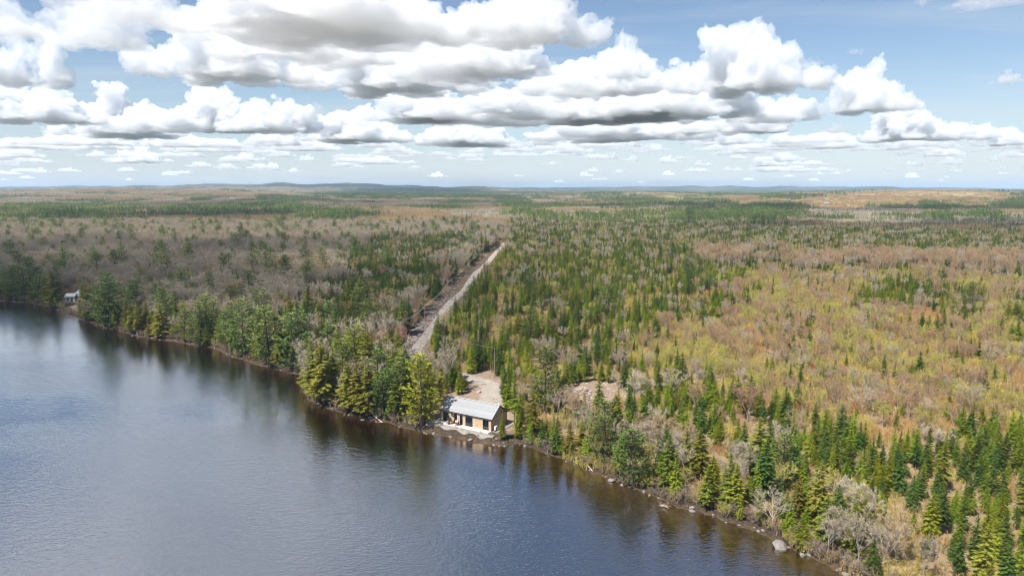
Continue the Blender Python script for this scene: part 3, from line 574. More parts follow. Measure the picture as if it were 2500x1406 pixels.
# ------------------------------------------------------------------ landmark trees: kind, foot px, top row, label, width factor
LM = [
 ('pine', 12, 738, 648, 'blue-green pine at the end of the far bank beside the frame edge', 1.2),
 ('pine', 48, 738, 650, 'broad pine on the far bank, second from its end', 1.2),
 ('pine', 78, 735, 626, 'tallest slim pine on the far bank left of the white cabin', 1.0),
 ('pine', 98, 742, 668, 'low pine between the slim tall pine and the domed pine', 1.1),
 ('hemlock', 128, 752, 662, 'domed yellow-green evergreen on the shore just left of the white cabin', 1.5),
 ('hemlock', 208, 783, 694, 'yellow-green conical evergreen partly hiding the white cabin', 1.3),
 ('pine', 268, 799, 664, 'tall dark pine on the shore right of the white cabin', 1.2),
 ('hemlock', 245, 795, 715, 'short evergreen at the water between cabin and tall dark pine', 1.3),
 ('hemlock', 322, 815, 740, 'small yellow-green evergreen on the bank near the pink wooden steps', 1.3),
 ('hemlock', 378, 830, 740, 'rounded cedar-like evergreen on the far bank right of the wooden steps', 1.4),
 ('pine', 438, 837, 752, 'feathery pine at the water, first of the pair on the middle of the far bank', 1.2),
 ('pine', 484, 842, 737, 'feathery pine at the water, second of the pair on the middle of the far bank', 1.3),
 ('pine', 552, 860, 760, 'dense pine on the bend of the far bank', 1.2),
 ('pine', 592, 876, 728, 'tallest pine on the bend of the far bank', 1.0),
 ('pine', 655, 895, 745, 'wide shaded pine overhanging the dark water on the far bank', 1.2),
 ('pine', 708, 908, 766, 'bushy shaded pine at the inner corner of the cove', 1.2),
 ('hemlock', 690, 880, 780, 'slim evergreen behind the pines at the inner corner of the cove', 1.1),
 ('hemlock', 768, 972, 832, 'narrow evergreen at the outer edge of the sunlit point', 1.2),
 ('hemlock', 792, 985, 836, 'sunlit yellow-green hemlock at the tip of the point', 1.3),
 ('hemlock', 815, 975, 850, 'sunlit hemlock second from the tip of the point', 1.2),
 ('pine', 836, 955, 828, 'blue-green pine in the middle of the sunlit point', 1.1),
 ('pine_bright', 868, 935, 792, 'tallest lime-green pine crowning the sunlit point', 1.3),
 ('hemlock', 904, 945, 806, 'broad-topped hemlock behind the lime-green pine on the point', 1.5),
 ('hemlock', 846, 1006, 880, 'golden-green hemlock leaning over the shore of the point', 1.2),
 ('hemlock', 870, 1012, 876, 'golden-green hemlock in the front row of the point, second of three', 1.2),
 ('hemlock', 898, 1016, 882, 'golden-green hemlock in the front row of the point, third of three', 1.3),
 ('pine', 930, 1022, 905, 'pale green pine standing by the fallen log', 1.1),
 ('hemlock', 960, 1034, 915, 'olive hemlock between the fallen log and the bright waterside pine', 1.1),
 ('spruce_bright', 985, 960, 843, 'broad spruce with visible trunk near the lower end of the road', 1.4),
 ('pine_bright', 1020, 1052, 866, 'bright lime-green pine leaning over the water beside the cottage', 1.15),
 ('pine', 1036, 985, 880, 'darker green pine right behind the bright waterside pine', 0.9),
 ('bare_white', 953, 915, 815, 'large pale leafless maple at the foot of the road', 1.2),
 ('bare_white', 1085, 955, 830, 'tall pale leafless tree behind the cottage roof, next to the road', 0.9),
 ('bare_grey', 1060, 955, 850, 'grey leafless tree between the bright pine and the cottage', 1.0),
 ('spruce_bright', 1122, 962, 905, 'small bright spruce behind the cottage roof by the driveway', 1.2),
 ('spruce_dark', 1168, 905, 832, 'dark spruce beyond the driveway bend', 1.3),
 ('spruce_bright', 1242, 1000, 915, 'slim sunlit spruce beside the driveway right of the cottage', 1.1),
 ('spruce_bright', 1256, 1036, 905, 'tall spruce with bare lower trunk right of the cottage', 0.9),
 ('spruce_bright', 1226, 1066, 1006, 'little young spruce standing before the cottage gable', 0.9),
 ('hemlock', 1300, 1062, 950, 'olive evergreen on the bank just right of the cottage', 1.2),
 ('pine', 1330, 1010, 846, 'tall blue-green pine with ragged crown between cottage and rock pile', 1.0),
 ('hemlock', 1385, 1004, 892, 'straight evergreen with bare trunk beside the rock pile', 1.0),
 ('hemlock', 1462, 1030, 915, 'golden evergreen standing in front of the rock pile', 1.1),
 ('pine', 1470, 1120, 978, 'large soft green pine on the shore below the rock pile', 1.15),
 ('hemlock', 1502, 1105, 1000, 'golden-tipped evergreen behind the large soft green pine', 1.1),
 ('pine', 1548, 1184, 1048, 'wide blue-green pine at the water right of the large soft green pine', 1.4),
 ('spruce_dark', 1625, 1150, 1035, 'dark pointed spruce behind the wide blue-green shore pine', 1.1),
 ('hemlock', 1672, 1160, 1045, 'golden hemlock of a close pair on the right bank, nearer the cottage', 1.2),
 ('hemlock', 1705, 1165, 1048, 'golden hemlock of a close pair on the right bank, farther from the cottage', 1.3),
 ('hemlock', 1850, 1175, 1016, 'big round-topped hemlock at the edge of the young spruces', 1.3),
 ('spruce_dark', 1862, 1215, 1070, 'dark shaded evergreen right below the round-topped hemlock', 1.3),
 ('spruce_bright', 1725, 1232, 1138, 'bright young spruce at the shore of the right bank', 1.2),
 ('spruce_bright', 1797, 1255, 1128, 'broad bright spruce on the bank above the shore boulders', 1.4),
 ('spruce_bright', 1650, 1215, 1120, 'slender spruce at the shore near the drifting branch', 1.0),
 ('hemlock', 2104, 1318, 1216, 'vivid yellow-green spruce standing alone among the bare trees by the right shore', 1.4),
 ('pine', 2322, 1120, 1048, 'flat-topped crooked pine at the back of the young spruces', 1.0),
 ('bare_white', 1545, 1000, 895, 'pale branching leafless tree right of the rock pile', 1.2),
 ('bare_red', 1825, 1030, 935, 'reddish budding maple in the orange brush', 1.2),
 ('bare_white', 1885, 1290, 1195, 'grey leafless tree at the shore behind the big boulder', 1.3),
 ('bare_white', 2020, 1360, 1262, 'twisted grey leafless tree on the lower right shore', 1.2),
 ('bare_white', 2160, 1380, 1262, 'tall pale leafless tree near the lower right corner of the shore', 1.1),
 ('bare_red', 970, 870, 790, 'rust-coloured budding tree beside the lower end of the power line', 1.2),
 ('pine', 265, 600, 563, 'lone dark pine rising from the grey woods, far left', 1.4),
 ('pine', 432, 605, 566, 'lone dark pine rising from the grey woods, second from the left', 1.3),
 ('pine', 1215, 690, 648, 'dark pine leaning at the bend on the right of the road', 1.3),
 ('pine', 1680, 560, 505, 'tall dark pine standing out before the far fields', 1.2),
]
PLANTED = []
for i, (k, x, yb, yt, lab, wd) in enumerate(LM):
    g = pix(x, yb, 0.0); z = float(terr(np.array([g.x]), np.array([g.y]))[0]); g = pix(x, yb, max(z, .3)); z = max(0.3, float(terr(np.array([g.x]), np.array([g.y]))[0]))
    if float(shore_d([g.x], [g.y])[0]) < 0.8:      # keep feet on land
        for s in range(14):
            g.y += 0.5; g.x += 0.15
            if float(shore_d([g.x], [g.y])[0]) > 0.9: break
        z = float(terr(np.array([g.x]), np.array([g.y]))[0])
    lo, hi = 1.0, 40.0
    for _ in range(30):
        h = (lo + hi) / 2
        if proj(g.x, g.y, z + h)[1] > yt: lo = h
        else: hi = h
    plant(k, g.x, g.y, h, i * 3 + i // 5, rnd.uniform(0, 6.28), wd, z, lab); PLANTED.append((g.x, g.y, h * 0.16))
PLA = np.array(PLANTED)

# ------------------------------------------------------------------ the rest of the woods
def scatter(x0, x1, y0, y1, s):
    gx, gy = np.meshgrid(np.arange(x0, x1, s), np.arange(y0, y1, s)); n = gx.size
    return gx.ravel() + (rng.random(n) - .5) * s * .95, gy.ravel() + (rng.random(n) - .5) * s * .95
ORDER = ['none', 'spruce_dark', 'spruce_bright', 'hemlock', 'pine', 'bare_grey', 'bare_tan', 'bare_green', 'bare_red', 'bare_white', 'birch', 'snag', 'scrub_tan', 'scrub_orange', 'scrub_green']
OI = {k: i for i, k in enumerate(ORDER)}
def W(**kw):
    w = np.zeros(len(ORDER)); 
    for k, v in kw.items(): w[OI[k]] = v
    w[0] = max(0, 1 - w.sum()); return w
ZONES = {   # zone -> weights, phrase used in labels
 'left':   (W(spruce_dark=.10, hemlock=.008, pine=.012, bare_grey=.19, bare_tan=.05, bare_green=.03, bare_red=.008, snag=.003, scrub_tan=.45), 'in the grey woods'),
 'leftsp': (W(spruce_dark=.58, hemlock=.03, pine=.006, bare_grey=.016, bare_tan=.02, bare_green=.012, scrub_tan=.28), 'left of the road'),
 'right':  (W(spruce_bright=.36, spruce_dark=.15, pine=.003, bare_grey=.012, bare_tan=.018, bare_green=.014, bare_red=.006, bare_white=.005, snag=.003, scrub_tan=.20, scrub_orange=.08, scrub_green=.06), 'right of the road'),
 'meadow': (W(spruce_bright=.075, spruce_dark=.045, bare_tan=.11, bare_green=.14, bare_red=.022, bare_grey=.018, bare_white=.003, birch=.008, scrub_tan=.30, scrub_orange=.11, scrub_green=.20), 'in the brush'),
 'brspr':  (W(spruce_dark=.40, spruce_bright=.42, hemlock=.02, snag=.008, bare_grey=.006, birch=.004, scrub_tan=.24, scrub_orange=.03, scrub_green=.07), 'in the lower right stand'),
 'shoreR': (W(spruce_bright=.14, hemlock=.09, pine=.014, spruce_dark=.04, bare_grey=.05, bare_tan=.05, bare_white=.015, bare_green=.05, birch=.012, snag=.008, scrub_tan=.38, scrub_green=.14), 'on the right bank'),
 'shoreL': (W(pine=.06, hemlock=.12, bare_grey=.07, bare_tan=.05, bare_white=.008, spruce_dark=.06, scrub_tan=.5), 'on the far bank'),
 'point':  (W(hemlock=.22, spruce_bright=.14, pine=.03, bare_grey=.03, bare_white=.01, scrub_tan=.35, scrub_green=.1), 'on the point'),
 'birch':  (W(birch=.17, bare_grey=.04, bare_tan=.05, spruce_dark=.10, spruce_bright=.05, scrub_tan=.4), 'in the pale stand'),
 'conmid': (W(spruce_dark=.30, spruce_bright=.36, bare_grey=.03, bare_tan=.03, bare_green=.04, scrub_tan=.25), 'in the middle distance'),
}
ZN = list(ZONES)
x, y = scatter(-760, 820, 78, 950, 2.75)
px, py = proj(x, y, np.full(x.shape, 1.0)); keep = (px > -120) & (px < 2640) & (y > 20)
x, y, px, py = x[keep], y[keep], px[keep], py[keep]; d = shore_d(x, y); keep = d > 0.45
x, y, px, py, d = x[keep], y[keep], px[keep], py[keep], d[keep]; dist = np.hypot(x, y)
zone = np.full(x.shape, ZN.index('left'))
px0, py0 = px, py; jit = np.clip((py - 458) / 400, .15, 1.2); px = px0 + jit * (75 * wnoise(x, y, 55, 1) + 40 * wnoise(x, y, 22, 3)); py = py0 + jit * 26 * wnoise(x, y, 60, 5)
rightside = (px0 - 1225) > (py - 612) * (-0.80)
zone[rightside] = ZN.index('right')
far_r = rightside & (py0 < 640); zone[far_r] = ZN.index('conmid')
for nm, poly in (('conmid', P_CONIF_MID), ('leftsp', P_SPRUCE_L), ('meadow', P_MEADOW), ('right', P_SPRUCE_R), ('right', P_SPRUCE_R2), ('brspr', P_SPRUCE_BR), ('birch', P_BIRCH)):
    zone[inpoly(px, py, poly)] = ZN.index(nm)
px, py = px0, py0
zone[(d < 22) & (px > 1240) & (py < 1500) & (px < 2200)] = ZN.index('shoreR')
zone[(d < 9) & (px >= 1900)] = ZN.index('shoreR')
zone[(d < 18) & (px < 745)] = ZN.index('shoreL')
zone[(px > 735) & (px < 1062) & (py > 880)] = ZN.index('point')
zone[(px > 1062) & (px < 1300) & (py > 880) & (zone != ZN.index('shoreR'))] = ZN.index('right')
clear = inpoly(px, py, P_STRIP) | inpoly(px, py, P_HOUSE) | inpoly(px, py, P_ROCKS) | inpoly(px, py, P_CABIN)
wts = np.stack([ZONES[z][0] for z in ZN])[zone].copy()
# clumping: conifers and brush colours drift from place to place
cl = wnoise(x, y, 38, 4); cl2 = wnoise(x, y, 70, 5); cl3 = wnoise(x, y, 26, 2)
con = np.exp(1.0 * cl) / 1.1; con = np.where(zone == ZN.index('brspr'), .75 + .25 * con, con); con = np.where(zone == ZN.index('point'), 1.0, con)
for k in ('spruce_dark', 'spruce_bright', 'hemlock'): wts[:, OI[k]] *= con
wts[:, OI['scrub_green']] *= np.exp(1.3 * cl2); wts[:, OI['scrub_orange']] *= np.exp(-1.0 * cl2); wts[:, OI['bare_green']] *= np.exp(1.2 * cl2)
for k in ('bare_grey', 'bare_tan', 'bare_white'): wts[:, OI[k]] *= np.exp(0.6 * cl3)
wts[clear, 1:] = 0; wts[:, 0] = np.maximum(0.02, 1 - wts[:, 1:].sum(1)); wts /= wts.sum(1, keepdims=True)
pick = (wts.cumsum(1) < rng.random(len(x))[:, None]).sum(1)
# an unbroken wall of evergreens right down to the water on the far bank and the point
edge = (d < 6.5) & (px < 1000) & ~clear; u_ = rng.random(len(x))
pick[edge] = np.select([u_[edge] < .42, u_[edge] < .50, u_[edge] < .54, u_[edge] < .60], [OI['hemlock'], OI['pine'], OI['bare_grey'], OI['spruce_dark']], np.where(d[edge] < 3, 0, OI['scrub_tan']))
# keep clear of the landmark trees, the roads, and the sight line over the cottage
near = np.zeros(x.shape, bool)
for qx, qy, qr in PLANTED: near |= (x - qx) ** 2 + (y - qy) ** 2 < max(1.2, qr * .8) ** 2
for C in (ROADC, DRIVE):
    for i in range(len(C) - 1):
        a, b = np.array(C[i][:2]), np.array(C[i + 1][:2]); ab = b - a; t = np.clip(((x - a[0]) * ab[0] + (y - a[1]) * ab[1]) / ab.dot(ab), 0, 1)
        near |= np.hypot(x - a[0] - t * ab[0], y - a[1] - t * ab[1]) < 3.6
pick[near & (pick < OI['scrub_tan'])] = 0
pick[near & (rng.random(len(x)) < .6)] = 0
HT = {'spruce_dark': (5.5, 11.0), 'spruce_bright': (5.0, 10.0), 'hemlock': (8, 14), 'pine': (11, 18), 'bare_grey': (8, 13.5), 'bare_tan': (7.5, 12.5), 'bare_green': (6.5, 10.5), 'bare_red': (5.5, 9), 'bare_white': (7, 12), 'birch': (8, 12), 'snag': (6, 10),
      'scrub_tan': (.7, 1.25), 'scrub_orange': (.75, 1.3), 'scrub_green': (.8, 1.4)}
ZS = {'meadow': .66, 'brspr': .80, 'right': .90, 'left': 1.05, 'leftsp': 1.0, 'shoreR': .85, 'shoreL': 1.0, 'point': 1.05, 'birch': 1.05, 'conmid': 1.05}
hz_ = np.zeros(len(x))
zs = np.array([ZS[z] for z in ZN])[zone]
for k, (a, b) in HT.items():
    m = pick == OI[k]; u = rng.random(m.sum()); hz_[m] = (a + (b - a) * u ** 1.3)
    if not k.startswith('scrub'): hz_[m] *= zs[m] * (np.where(np.isin(zone[m], [ZN.index('right'), ZN.index('conmid')]), .78, 1.0) if k.startswith('bare') else np.where(zone[m] == ZN.index('leftsp'), 1.15, 1.0))
    else: hz_[m] *= np.where(zone[m] == ZN.index('meadow'), 1.0, .8)
# stay low in front of the cottage and the open road so that both stay in view
low = (px > 1040) & (px < 1275) & (py > 1040); hz_[low & (pick >= OI['scrub_tan'])] *= .45; pick[low & (pick < OI['scrub_tan']) & (px < 1262)] = 0
open_ = (px > 975) & (px < 1066) & (py > 866) & (py < 1010) & (pick < OI['scrub_tan']); dpx = (py - 458) / CAMH      # pixels per metre of height, about
hz_[open_] = np.minimum(hz_[open_], np.maximum(2.0, (py[open_] - 884) / dpx[open_]))
z = terr(x, y, d); rot = rng.random(len(x)) * 6.283; wid = 0.85 + rng.random(len(x)) * .4; var = rng.integers(0, 60, len(x))
print('woods', {k: int((pick == OI[k]).sum()) for k in ORDER})

# the ones that show largest become individuals, the others join one mass per kind
GROUPS = [(('spruce_dark', 'spruce_bright'), 250), (('pine',), 40), (('hemlock',), 110), (('bare_grey', 'bare_tan', 'bare_white'), 215), (('bare_green', 'bare_red'), 110), (('birch',), 50), (('snag',), 30)]
LOOK = {'spruce_dark': 'dark green spruce', 'spruce_bright': 'fresh yellow-green spruce', 'hemlock': 'golden-green hemlock', 'pine': 'blue-green pine', 'bare_grey': 'grey leafless tree', 'bare_tan': 'tan leafless tree', 'bare_white': 'pale leafless tree',
        'bare_green': 'yellow-green budding tree', 'bare_red': 'rusty red budding tree', 'birch': 'slim white-stemmed birch', 'snag': 'dead grey conifer snag'}
indiv = np.zeros(len(x), bool)
infr = (px > -20) & (px < 2520) & (py < 1440)
for ks, n in GROUPS:
    m = np.isin(pick, [OI[k] for k in ks]) & infr; app = np.where(m, hz_ / dist, 0); o = np.argsort(-app)[:n]; o = o[app[o] > 0]; indiv[o] = True
REFS = [(1140, 1040, 'the cottage'), (1423, 965, 'the rock pile'), (1207, 924, 'the driveway pole'), (165, 737, 'the white cabin'), (1903, 1332, 'the big shore boulder'), (1850, 1175, 'the round-topped hemlock'), (2104, 1318, 'the vivid yellow spruce'),
        (2322, 1120, 'the flat-topped crooked pine'), (1548, 1184, 'the wide shore pine'), (1470, 1120, 'the large soft green pine'), (1825, 1030, 'the reddish maple'), (1215, 690, 'the pine at the road bend'), (1330, 1010, 'the tall ragged pine'), (953, 915, 'the large pale maple'),
        (1225, 612, 'the far end of the road'), (1038, 811, 'the tall roadside pole'), (868, 935, 'the tallest lime-green pine'), (335, 818, 'the wooden steps'), (592, 876, 'the tallest far-bank pine'), (2480, 1390, 'the lower right corner'), (2480, 800, 'the right border'), (1960, 680, 'the pale birch stand'),
        (1545, 1000, 'the pale tree beside the rocks'), (1797, 1255, 'the broad bright shore spruce'), (2250, 1230, 'the middle of the young stand'), (1450, 760, 'the middle of the right-hand conifers'), (2050, 880, 'the middle of the brush'), (850, 720, 'the middle of the left-hand conifers'), (450, 700, 'the middle of the grey woods'), (1027, 1053, 'the bright waterside pine')]
def describe(sel):
    out = {}
    for i in sel:
        j = min(range(len(REFS)), key=lambda q: math.hypot(px[i] - REFS[q][0], (py[i] - REFS[q][1]) * 1.6)); dx, dy = px[i] - REFS[j][0], (py[i] - REFS[j][1]) * 1.6
        rel = ('right of' if dx > 0 else 'left of') if abs(dx) > abs(dy) else ('behind' if dy < 0 else 'in front of')
        far_ = ''
        t_ = '%s %s, %s%s %s' % (LOOK[ORDER[pick[i]]], ZONES[ZN[zone[i]]][1], far_, rel, REFS[j][2])
        if len(t_.split()) > 14: t_ = '%s %s %s' % (LOOK[ORDER[pick[i]]], rel, REFS[j][2])
        out.setdefault(t_ if True else '%s %s, %s%s %s' % (LOOK[ORDER[pick[i]]], ZONES[ZN[zone[i]]][1], far_, rel, REFS[j][2]), []).append(i)
    lab = {}
    for t_, ids in out.items():
        if len(ids) == 1: lab[ids[0]] = (t_, None)
        elif len(ids) == 2:
            ids = sorted(ids, key=lambda q: hz_[q] / dist[q]); lab[ids[0]] = ('smaller ' + t_, None); lab[ids[1]] = ('larger ' + t_, None)
        elif len(ids) == 3:
            ids = sorted(ids, key=lambda q: px[q])
            for q, w_ in zip(ids, ('leftmost', 'middle', 'rightmost')): lab[q] = (w_ + ' ' + t_, None)
        else:
            ids = sorted(ids, key=lambda q: hz_[q] / dist[q])
            for n_, q in enumerate(ids):
                w_ = 'smallest ' if n_ == 0 else 'largest ' if n_ == len(ids) - 1 else ''
                lab[q] = (w_ + t_, None if w_ else t_)
    return lab
LABS = describe(np.nonzero(indiv)[0])
for i in np.nonzero(indiv)[0]:
    plant(ORDER[pick[i]], x[i], y[i], hz_[i], int(var[i]), rot[i], wid[i], z[i], *LABS[i])

def mass(name, kind_label, col, xs, ys, zs_, rots, scl, picks):
    """one object holding a wood that reads as one mass"""
    me = bpy.data.meshes.new(name); n = len(xs); me.vertices.add(n); me.vertices.foreach_set('co', np.stack([xs, ys, zs_], 1).astype(np.float32).ravel())
    a = me.attributes.new('rot', 'FLOAT_VECTOR', 'POINT'); a.data.foreach_set('vector', np.stack([np.zeros(n), np.zeros(n), rots], 1).astype(np.float32).ravel())
    a = me.attributes.new('scl', 'FLOAT_VECTOR', 'POINT'); a.data.foreach_set('vector', np.asarray(scl, np.float32).ravel())
    a = me.attributes.new('pick', 'INT', 'POINT'); a.data.foreach_set('value', np.asarray(picks, np.int32)); me.update()
    o = bpy.data.objects.new(name, me); COL.objects.link(o); tag(o, kind_label, kind='stuff')
    g = bpy.data.node_groups.new(name, 'GeometryNodeTree'); g.interface.new_socket('Geometry', in_out='INPUT', socket_type='NodeSocketGeometry'); g.interface.new_socket('Geometry', in_out='OUTPUT', socket_type='NodeSocketGeometry')
    gi = g.nodes.new('NodeGroupInput'); go = g.nodes.new('NodeGroupOutput'); ip = g.nodes.new('GeometryNodeInstanceOnPoints'); ci = g.nodes.new('GeometryNodeCollectionInfo')
    ci.inputs['Collection'].default_value = col; ci.inputs['Separate Children'].default_value = True; ci.inputs['Reset Children'].default_value = True
    def at(nm, ty):
        q = g.nodes.new('GeometryNodeInputNamedAttribute'); q.data_type = ty; q.inputs['Name'].default_value = nm; return q.outputs['Attribute']
    g.links.new(gi.outputs[0], ip.inputs['Points']); g.links.new(ci.outputs[0], ip.inputs['Instance']); ip.inputs['Pick Instance'].default_value = True
    er = g.nodes.new('FunctionNodeEulerToRotation'); g.links.new(at('rot', 'FLOAT_VECTOR'), er.inputs[0])
    g.links.new(at('pick', 'INT'), ip.inputs['Instance Index']); g.links.new(er.outputs[0], ip.inputs['Rotation']); g.links.new(at('scl', 'FLOAT_VECTOR'), ip.inputs['Scale']); g.links.new(ip.outputs[0], go.inputs[0])
    md = o.modifiers.new('trees', 'NODES'); md.node_group = g; return o
MASSN = {'spruce_dark': ('dark_spruce_wood', 'mass of farther dark green spruces'), 'spruce_bright': ('young_spruce_wood', 'mass of farther yellow-green spruces'), 'hemlock': ('hemlock_wood', 'mass of farther golden-green hemlocks'),
 'pine': ('pine_wood', 'mass of farther blue-green pines'), 'bare_grey': ('bare_grey_wood', 'mass of farther grey leafless trees'), 'bare_tan': ('bare_tan_wood', 'mass of farther tan leafless trees'), 'bare_green': ('budding_green_wood', 'mass of farther yellow-green budding trees'),
 'bare_red': ('budding_red_wood', 'mass of farther rusty budding trees'), 'bare_white': ('bare_pale_wood', 'mass of farther pale leafless trees'), 'birch': ('birch_wood', 'mass of farther white-stemmed birches'), 'snag': ('dead_wood', 'mass of farther dead snags'),
 'scrub_tan': ('tan_brush', 'tan leafless brush covering the ground'), 'scrub_orange': ('orange_brush', 'orange-brown brush covering the cutover'), 'scrub_green': ('budding_brush', 'yellow-green budding brush covering the cutover')}
for k, (nm, lab) in MASSN.items():
    m = (pick == OI[k]) & ~indiv
    if not m.any(): continue
    nv = len(KINDS[k]['list']); mass(nm, lab, KINDS[k]['col'], x[m], y[m], z[m], rot[m], np.stack([hz_[m] * wid[m], hz_[m] * wid[m], hz_[m]], 1), var[m] % nv)

# ------------------------------------------------------------------ distant woods as stands of small trees
def stand(seed, kinds, n=46, size=24.0):
    """a 24 m square of simple trees; kinds: list of (weight, maker, material, h0, h1)"""
    r = random.Random(seed); per = {}
    for i in range(n):
        u = r.random(); acc = 0
        for w_, mk, mat, h0, h1 in kinds:
            acc += w_
            if u <= acc: break
        mb = per.setdefault(mat.name, (mat, MB()))[1]; p = Vector((r.uniform(-.5, .5) * size, r.uniform(-.5, .5) * size, 0)); mk(mb, p, r.uniform(h0, h1), r)
    full = MB(); mi = []; mats = []
    for nm, (mat, mb) in per.items(): full.add(mb.v, mb.f); mi += [len(mats)] * len(mb.f); mats.append(mat)
    me = full.mesh('stand'); [me.materials.append(m_) for m_ in mats]; me.polygons.foreach_set('material_index', mi); return me
def far_conifer(mb, p, h, r):
    w = h * r.uniform(.13, .2); nt_ = 7
    for k in range(nt_):
        z0 = h * (0.1 + .85 * k / nt_); ww = w * (1 - k / nt_) ** .85 + .12
        for j in range(6):
            a = r.uniform(0, 6.283); d = Vector((math.cos(a), math.sin(a), -1.0)); s = Vector((-d.y, d.x, 0)) * ww * .45; c = p + Vector((0, 0, z0 + h * .12)); mb.tri(c, c + d * ww * r.uniform(.7, 1.2) - s, c + d * ww * r.uniform(.7, 1.2) + s)
    mb.tri(p + Vector((-.25, 0, h * .8)), p + Vector((.25, 0, h * .8)), p + Vector((0, 0, h)))
def far_pine(mb, p, h, r):
    for k in range(46):
        z0 = h * r.uniform(.35, .97); a = r.uniform(0, 6.283); L = h * .22 * (1.1 - z0 / h) ** .6 * r.uniform(.4, 1.1); c = p + Vector((math.cos(a) * L, math.sin(a) * L, z0)); d = Vector((math.cos(a), math.sin(a), .3)); s = Vector((-d.y, d.x, 0)) * .8
        mb.tri(c - d * .6 - s, c - d * .6 + s, c + d * 1.1)
    mb.tube(p, p + Vector((0, 0, h * .8)), .22, .08, 3)
def far_bare(mb, p, h, r):
    mb.tube(p, p + Vector((0, 0, h * .5)), .14, .09, 3); c = p + Vector((0, 0, h * .3))
    for k in range(44):
        d = Vector((r.uniform(-1, 1) * .75, r.uniform(-1, 1) * .75, r.uniform(.25, 1))).normalized(); L = h * .62 * r.uniform(.55, 1.05); s = d.cross(rv(r)).normalized() * .13; b = c + d * L * r.uniform(.05, .6); e = c + d * L; mb.tri(b - s, b + s, e + rv(r) * .4)
def far_scrub(mb, p, h, r):
    for k in range(22):
        q = p + Vector((r.uniform(-2.4, 2.4), r.uniform(-2.4, 2.4), 0)); d = Vector((r.uniform(-.4, .4), r.uniform(-.4, .4), 1)); s = Vector((r.uniform(-1, 1), r.uniform(-1, 1), 0)).normalized() * .14; mb.tri(q - s, q + s, q + d * h * r.uniform(.5, 1))
STANDS = [
 [(.66, far_conifer, M['spruce_dark'], 8, 14), (.06, far_pine, M['pine'], 12, 17), (.28, far_bare, M['twig_grey'], 8, 12)],
 [(.90, far_bare, M['twig_grey'], 8, 12), (.06, far_conifer, M['spruce_dark'], 7, 12), (.04, far_bare, M['twig_green'], 7, 11)],
 [(.80, far_bare, M['twig_tan'], 8, 12), (.08, far_conifer, M['spruce_dark'], 7, 12), (.12, far_bare, M['twig_green'], 7, 11)],
 [(.26, far_conifer, M['spruce_bright'], 7, 12), (.14, far_conifer, M['spruce_dark'], 8, 12), (.05, far_pine, M['pine'], 11, 16), (.33, far_bare, M['twig_grey'], 7, 11), (.22, far_bare, M['twig_green'], 7, 10)],
 [(.30, far_scrub, M['scrub_orange'], 1.6, 3.0), (.55, far_scrub, M['scrub_tan'], 2, 3.5), (.09, far_bare, M['twig_tan'], 5, 8), (.06, far_conifer, M['spruce_bright'], 3, 6)],
 [(.30, far_conifer, M['spruce_dark'], 8, 15), (.14, far_pine, M['pine'], 13, 19), (.56, far_bare, M['twig_grey'], 8, 12)],
 [(.05, far_scrub, M['scrub_tan'], .5, 1.0), (.0, far_bare, M['twig_tan'], 5, 8)],
]
sc_col = bpy.data.collections.new('src_stand')
for i, ks in enumerate(STANDS):
    if i == 6: continue
    for v_ in range(3):
        o = bpy.data.objects.new('s%d%d' % (i, v_), stand(100 + i * 7 + v_, ks)); sc_col.objects.link(o)
def far_zone(px, py, x, y):
    n1 = wnoise(x, y * .6, 420, 0) + .6 * wnoise(x, y, 150, 3); n2 = wnoise(x, y, 600, 4)
    t = np.where(n1 > .95, 0, np.where(n1 > -.25, 3, np.where(n2 > .2, 1, 2)))
    left = px < 1230
    t = np.where((t == 3) & left & (py < 560) & (n1 < .75), np.where(n2 > .2, 1, 2), t)
    t = np.where((px > 1950) & (py > 520) & (t == 3), 1, t)
    px = px + 45 * wnoise(x, y, 260, 1) + 25 * wnoise(x, y, 90, 2); py = py + 4.5 * wnoise(x, y, 340, 5)
    brk = wnoise(x, y * .5, 160, 3) > -.1
    t = np.where(inpoly(px, py, P_CONIF_A) & brk, 5, t)
    for poly, v in ((P_CONIF_MID, 3), (P_CONIF_B, 5), (P_CONIF_C, 0), (P_CONIF_D, 0), (P_CONIF_E, 5), (P_CONIF_F, 0), (P_CONIF_G, 0)): t = np.where(inpoly(px, py, poly), v, t)
    low = inpoly(px, py, P_FIELD) | inpoly(px, py, P_FIELD3)
    t = np.where(low, 4, t); g = inpoly(px, py, P_GREENF) | inpoly(px, py, P_GREENF2); t = np.where(g, -1, t)
    t = np.where(low & (rng.random(len(px)) < .35), -1, t)
    return t
for nm, lab, y0, y1, s, hs in (('far_woods', 'distant mixed woods beyond the cutover and the road', 930, 2600, 22.0, 1.0), ('horizon_woods', 'woods fading towards the horizon', 2600, 7400, 52.0, 1.15)):
    X, Y = scatter(-y1 * .86, y1 * .86, y0 * .7, y1, s); D = np.hypot(X, Y); PX, PY = proj(X, Y, np.ones(X.shape)); k_ = (D > y0) & (PX > -60) & (PX < 2560) & (D < y1 * 1.15); X, Y, PX, PY = X[k_], Y[k_], PX[k_], PY[k_]
    T = far_zone(PX, PY, X, Y); k_ = T >= 0; X, Y, T = X[k_], Y[k_], T[k_]; n = len(X); f = s / 22.0
    hv = hs * (.8 + .45 * rng.random(n)); mass(nm, lab, sc_col, X, Y, terr(X, Y, np.full(n, 500.0)) - .2, rng.random(n) * 6.283, np.stack([np.full(n, f * 1.04), np.full(n, f * 1.04), hv], 1), T * 3 + rng.integers(0, 3, n))
    print(nm, n)

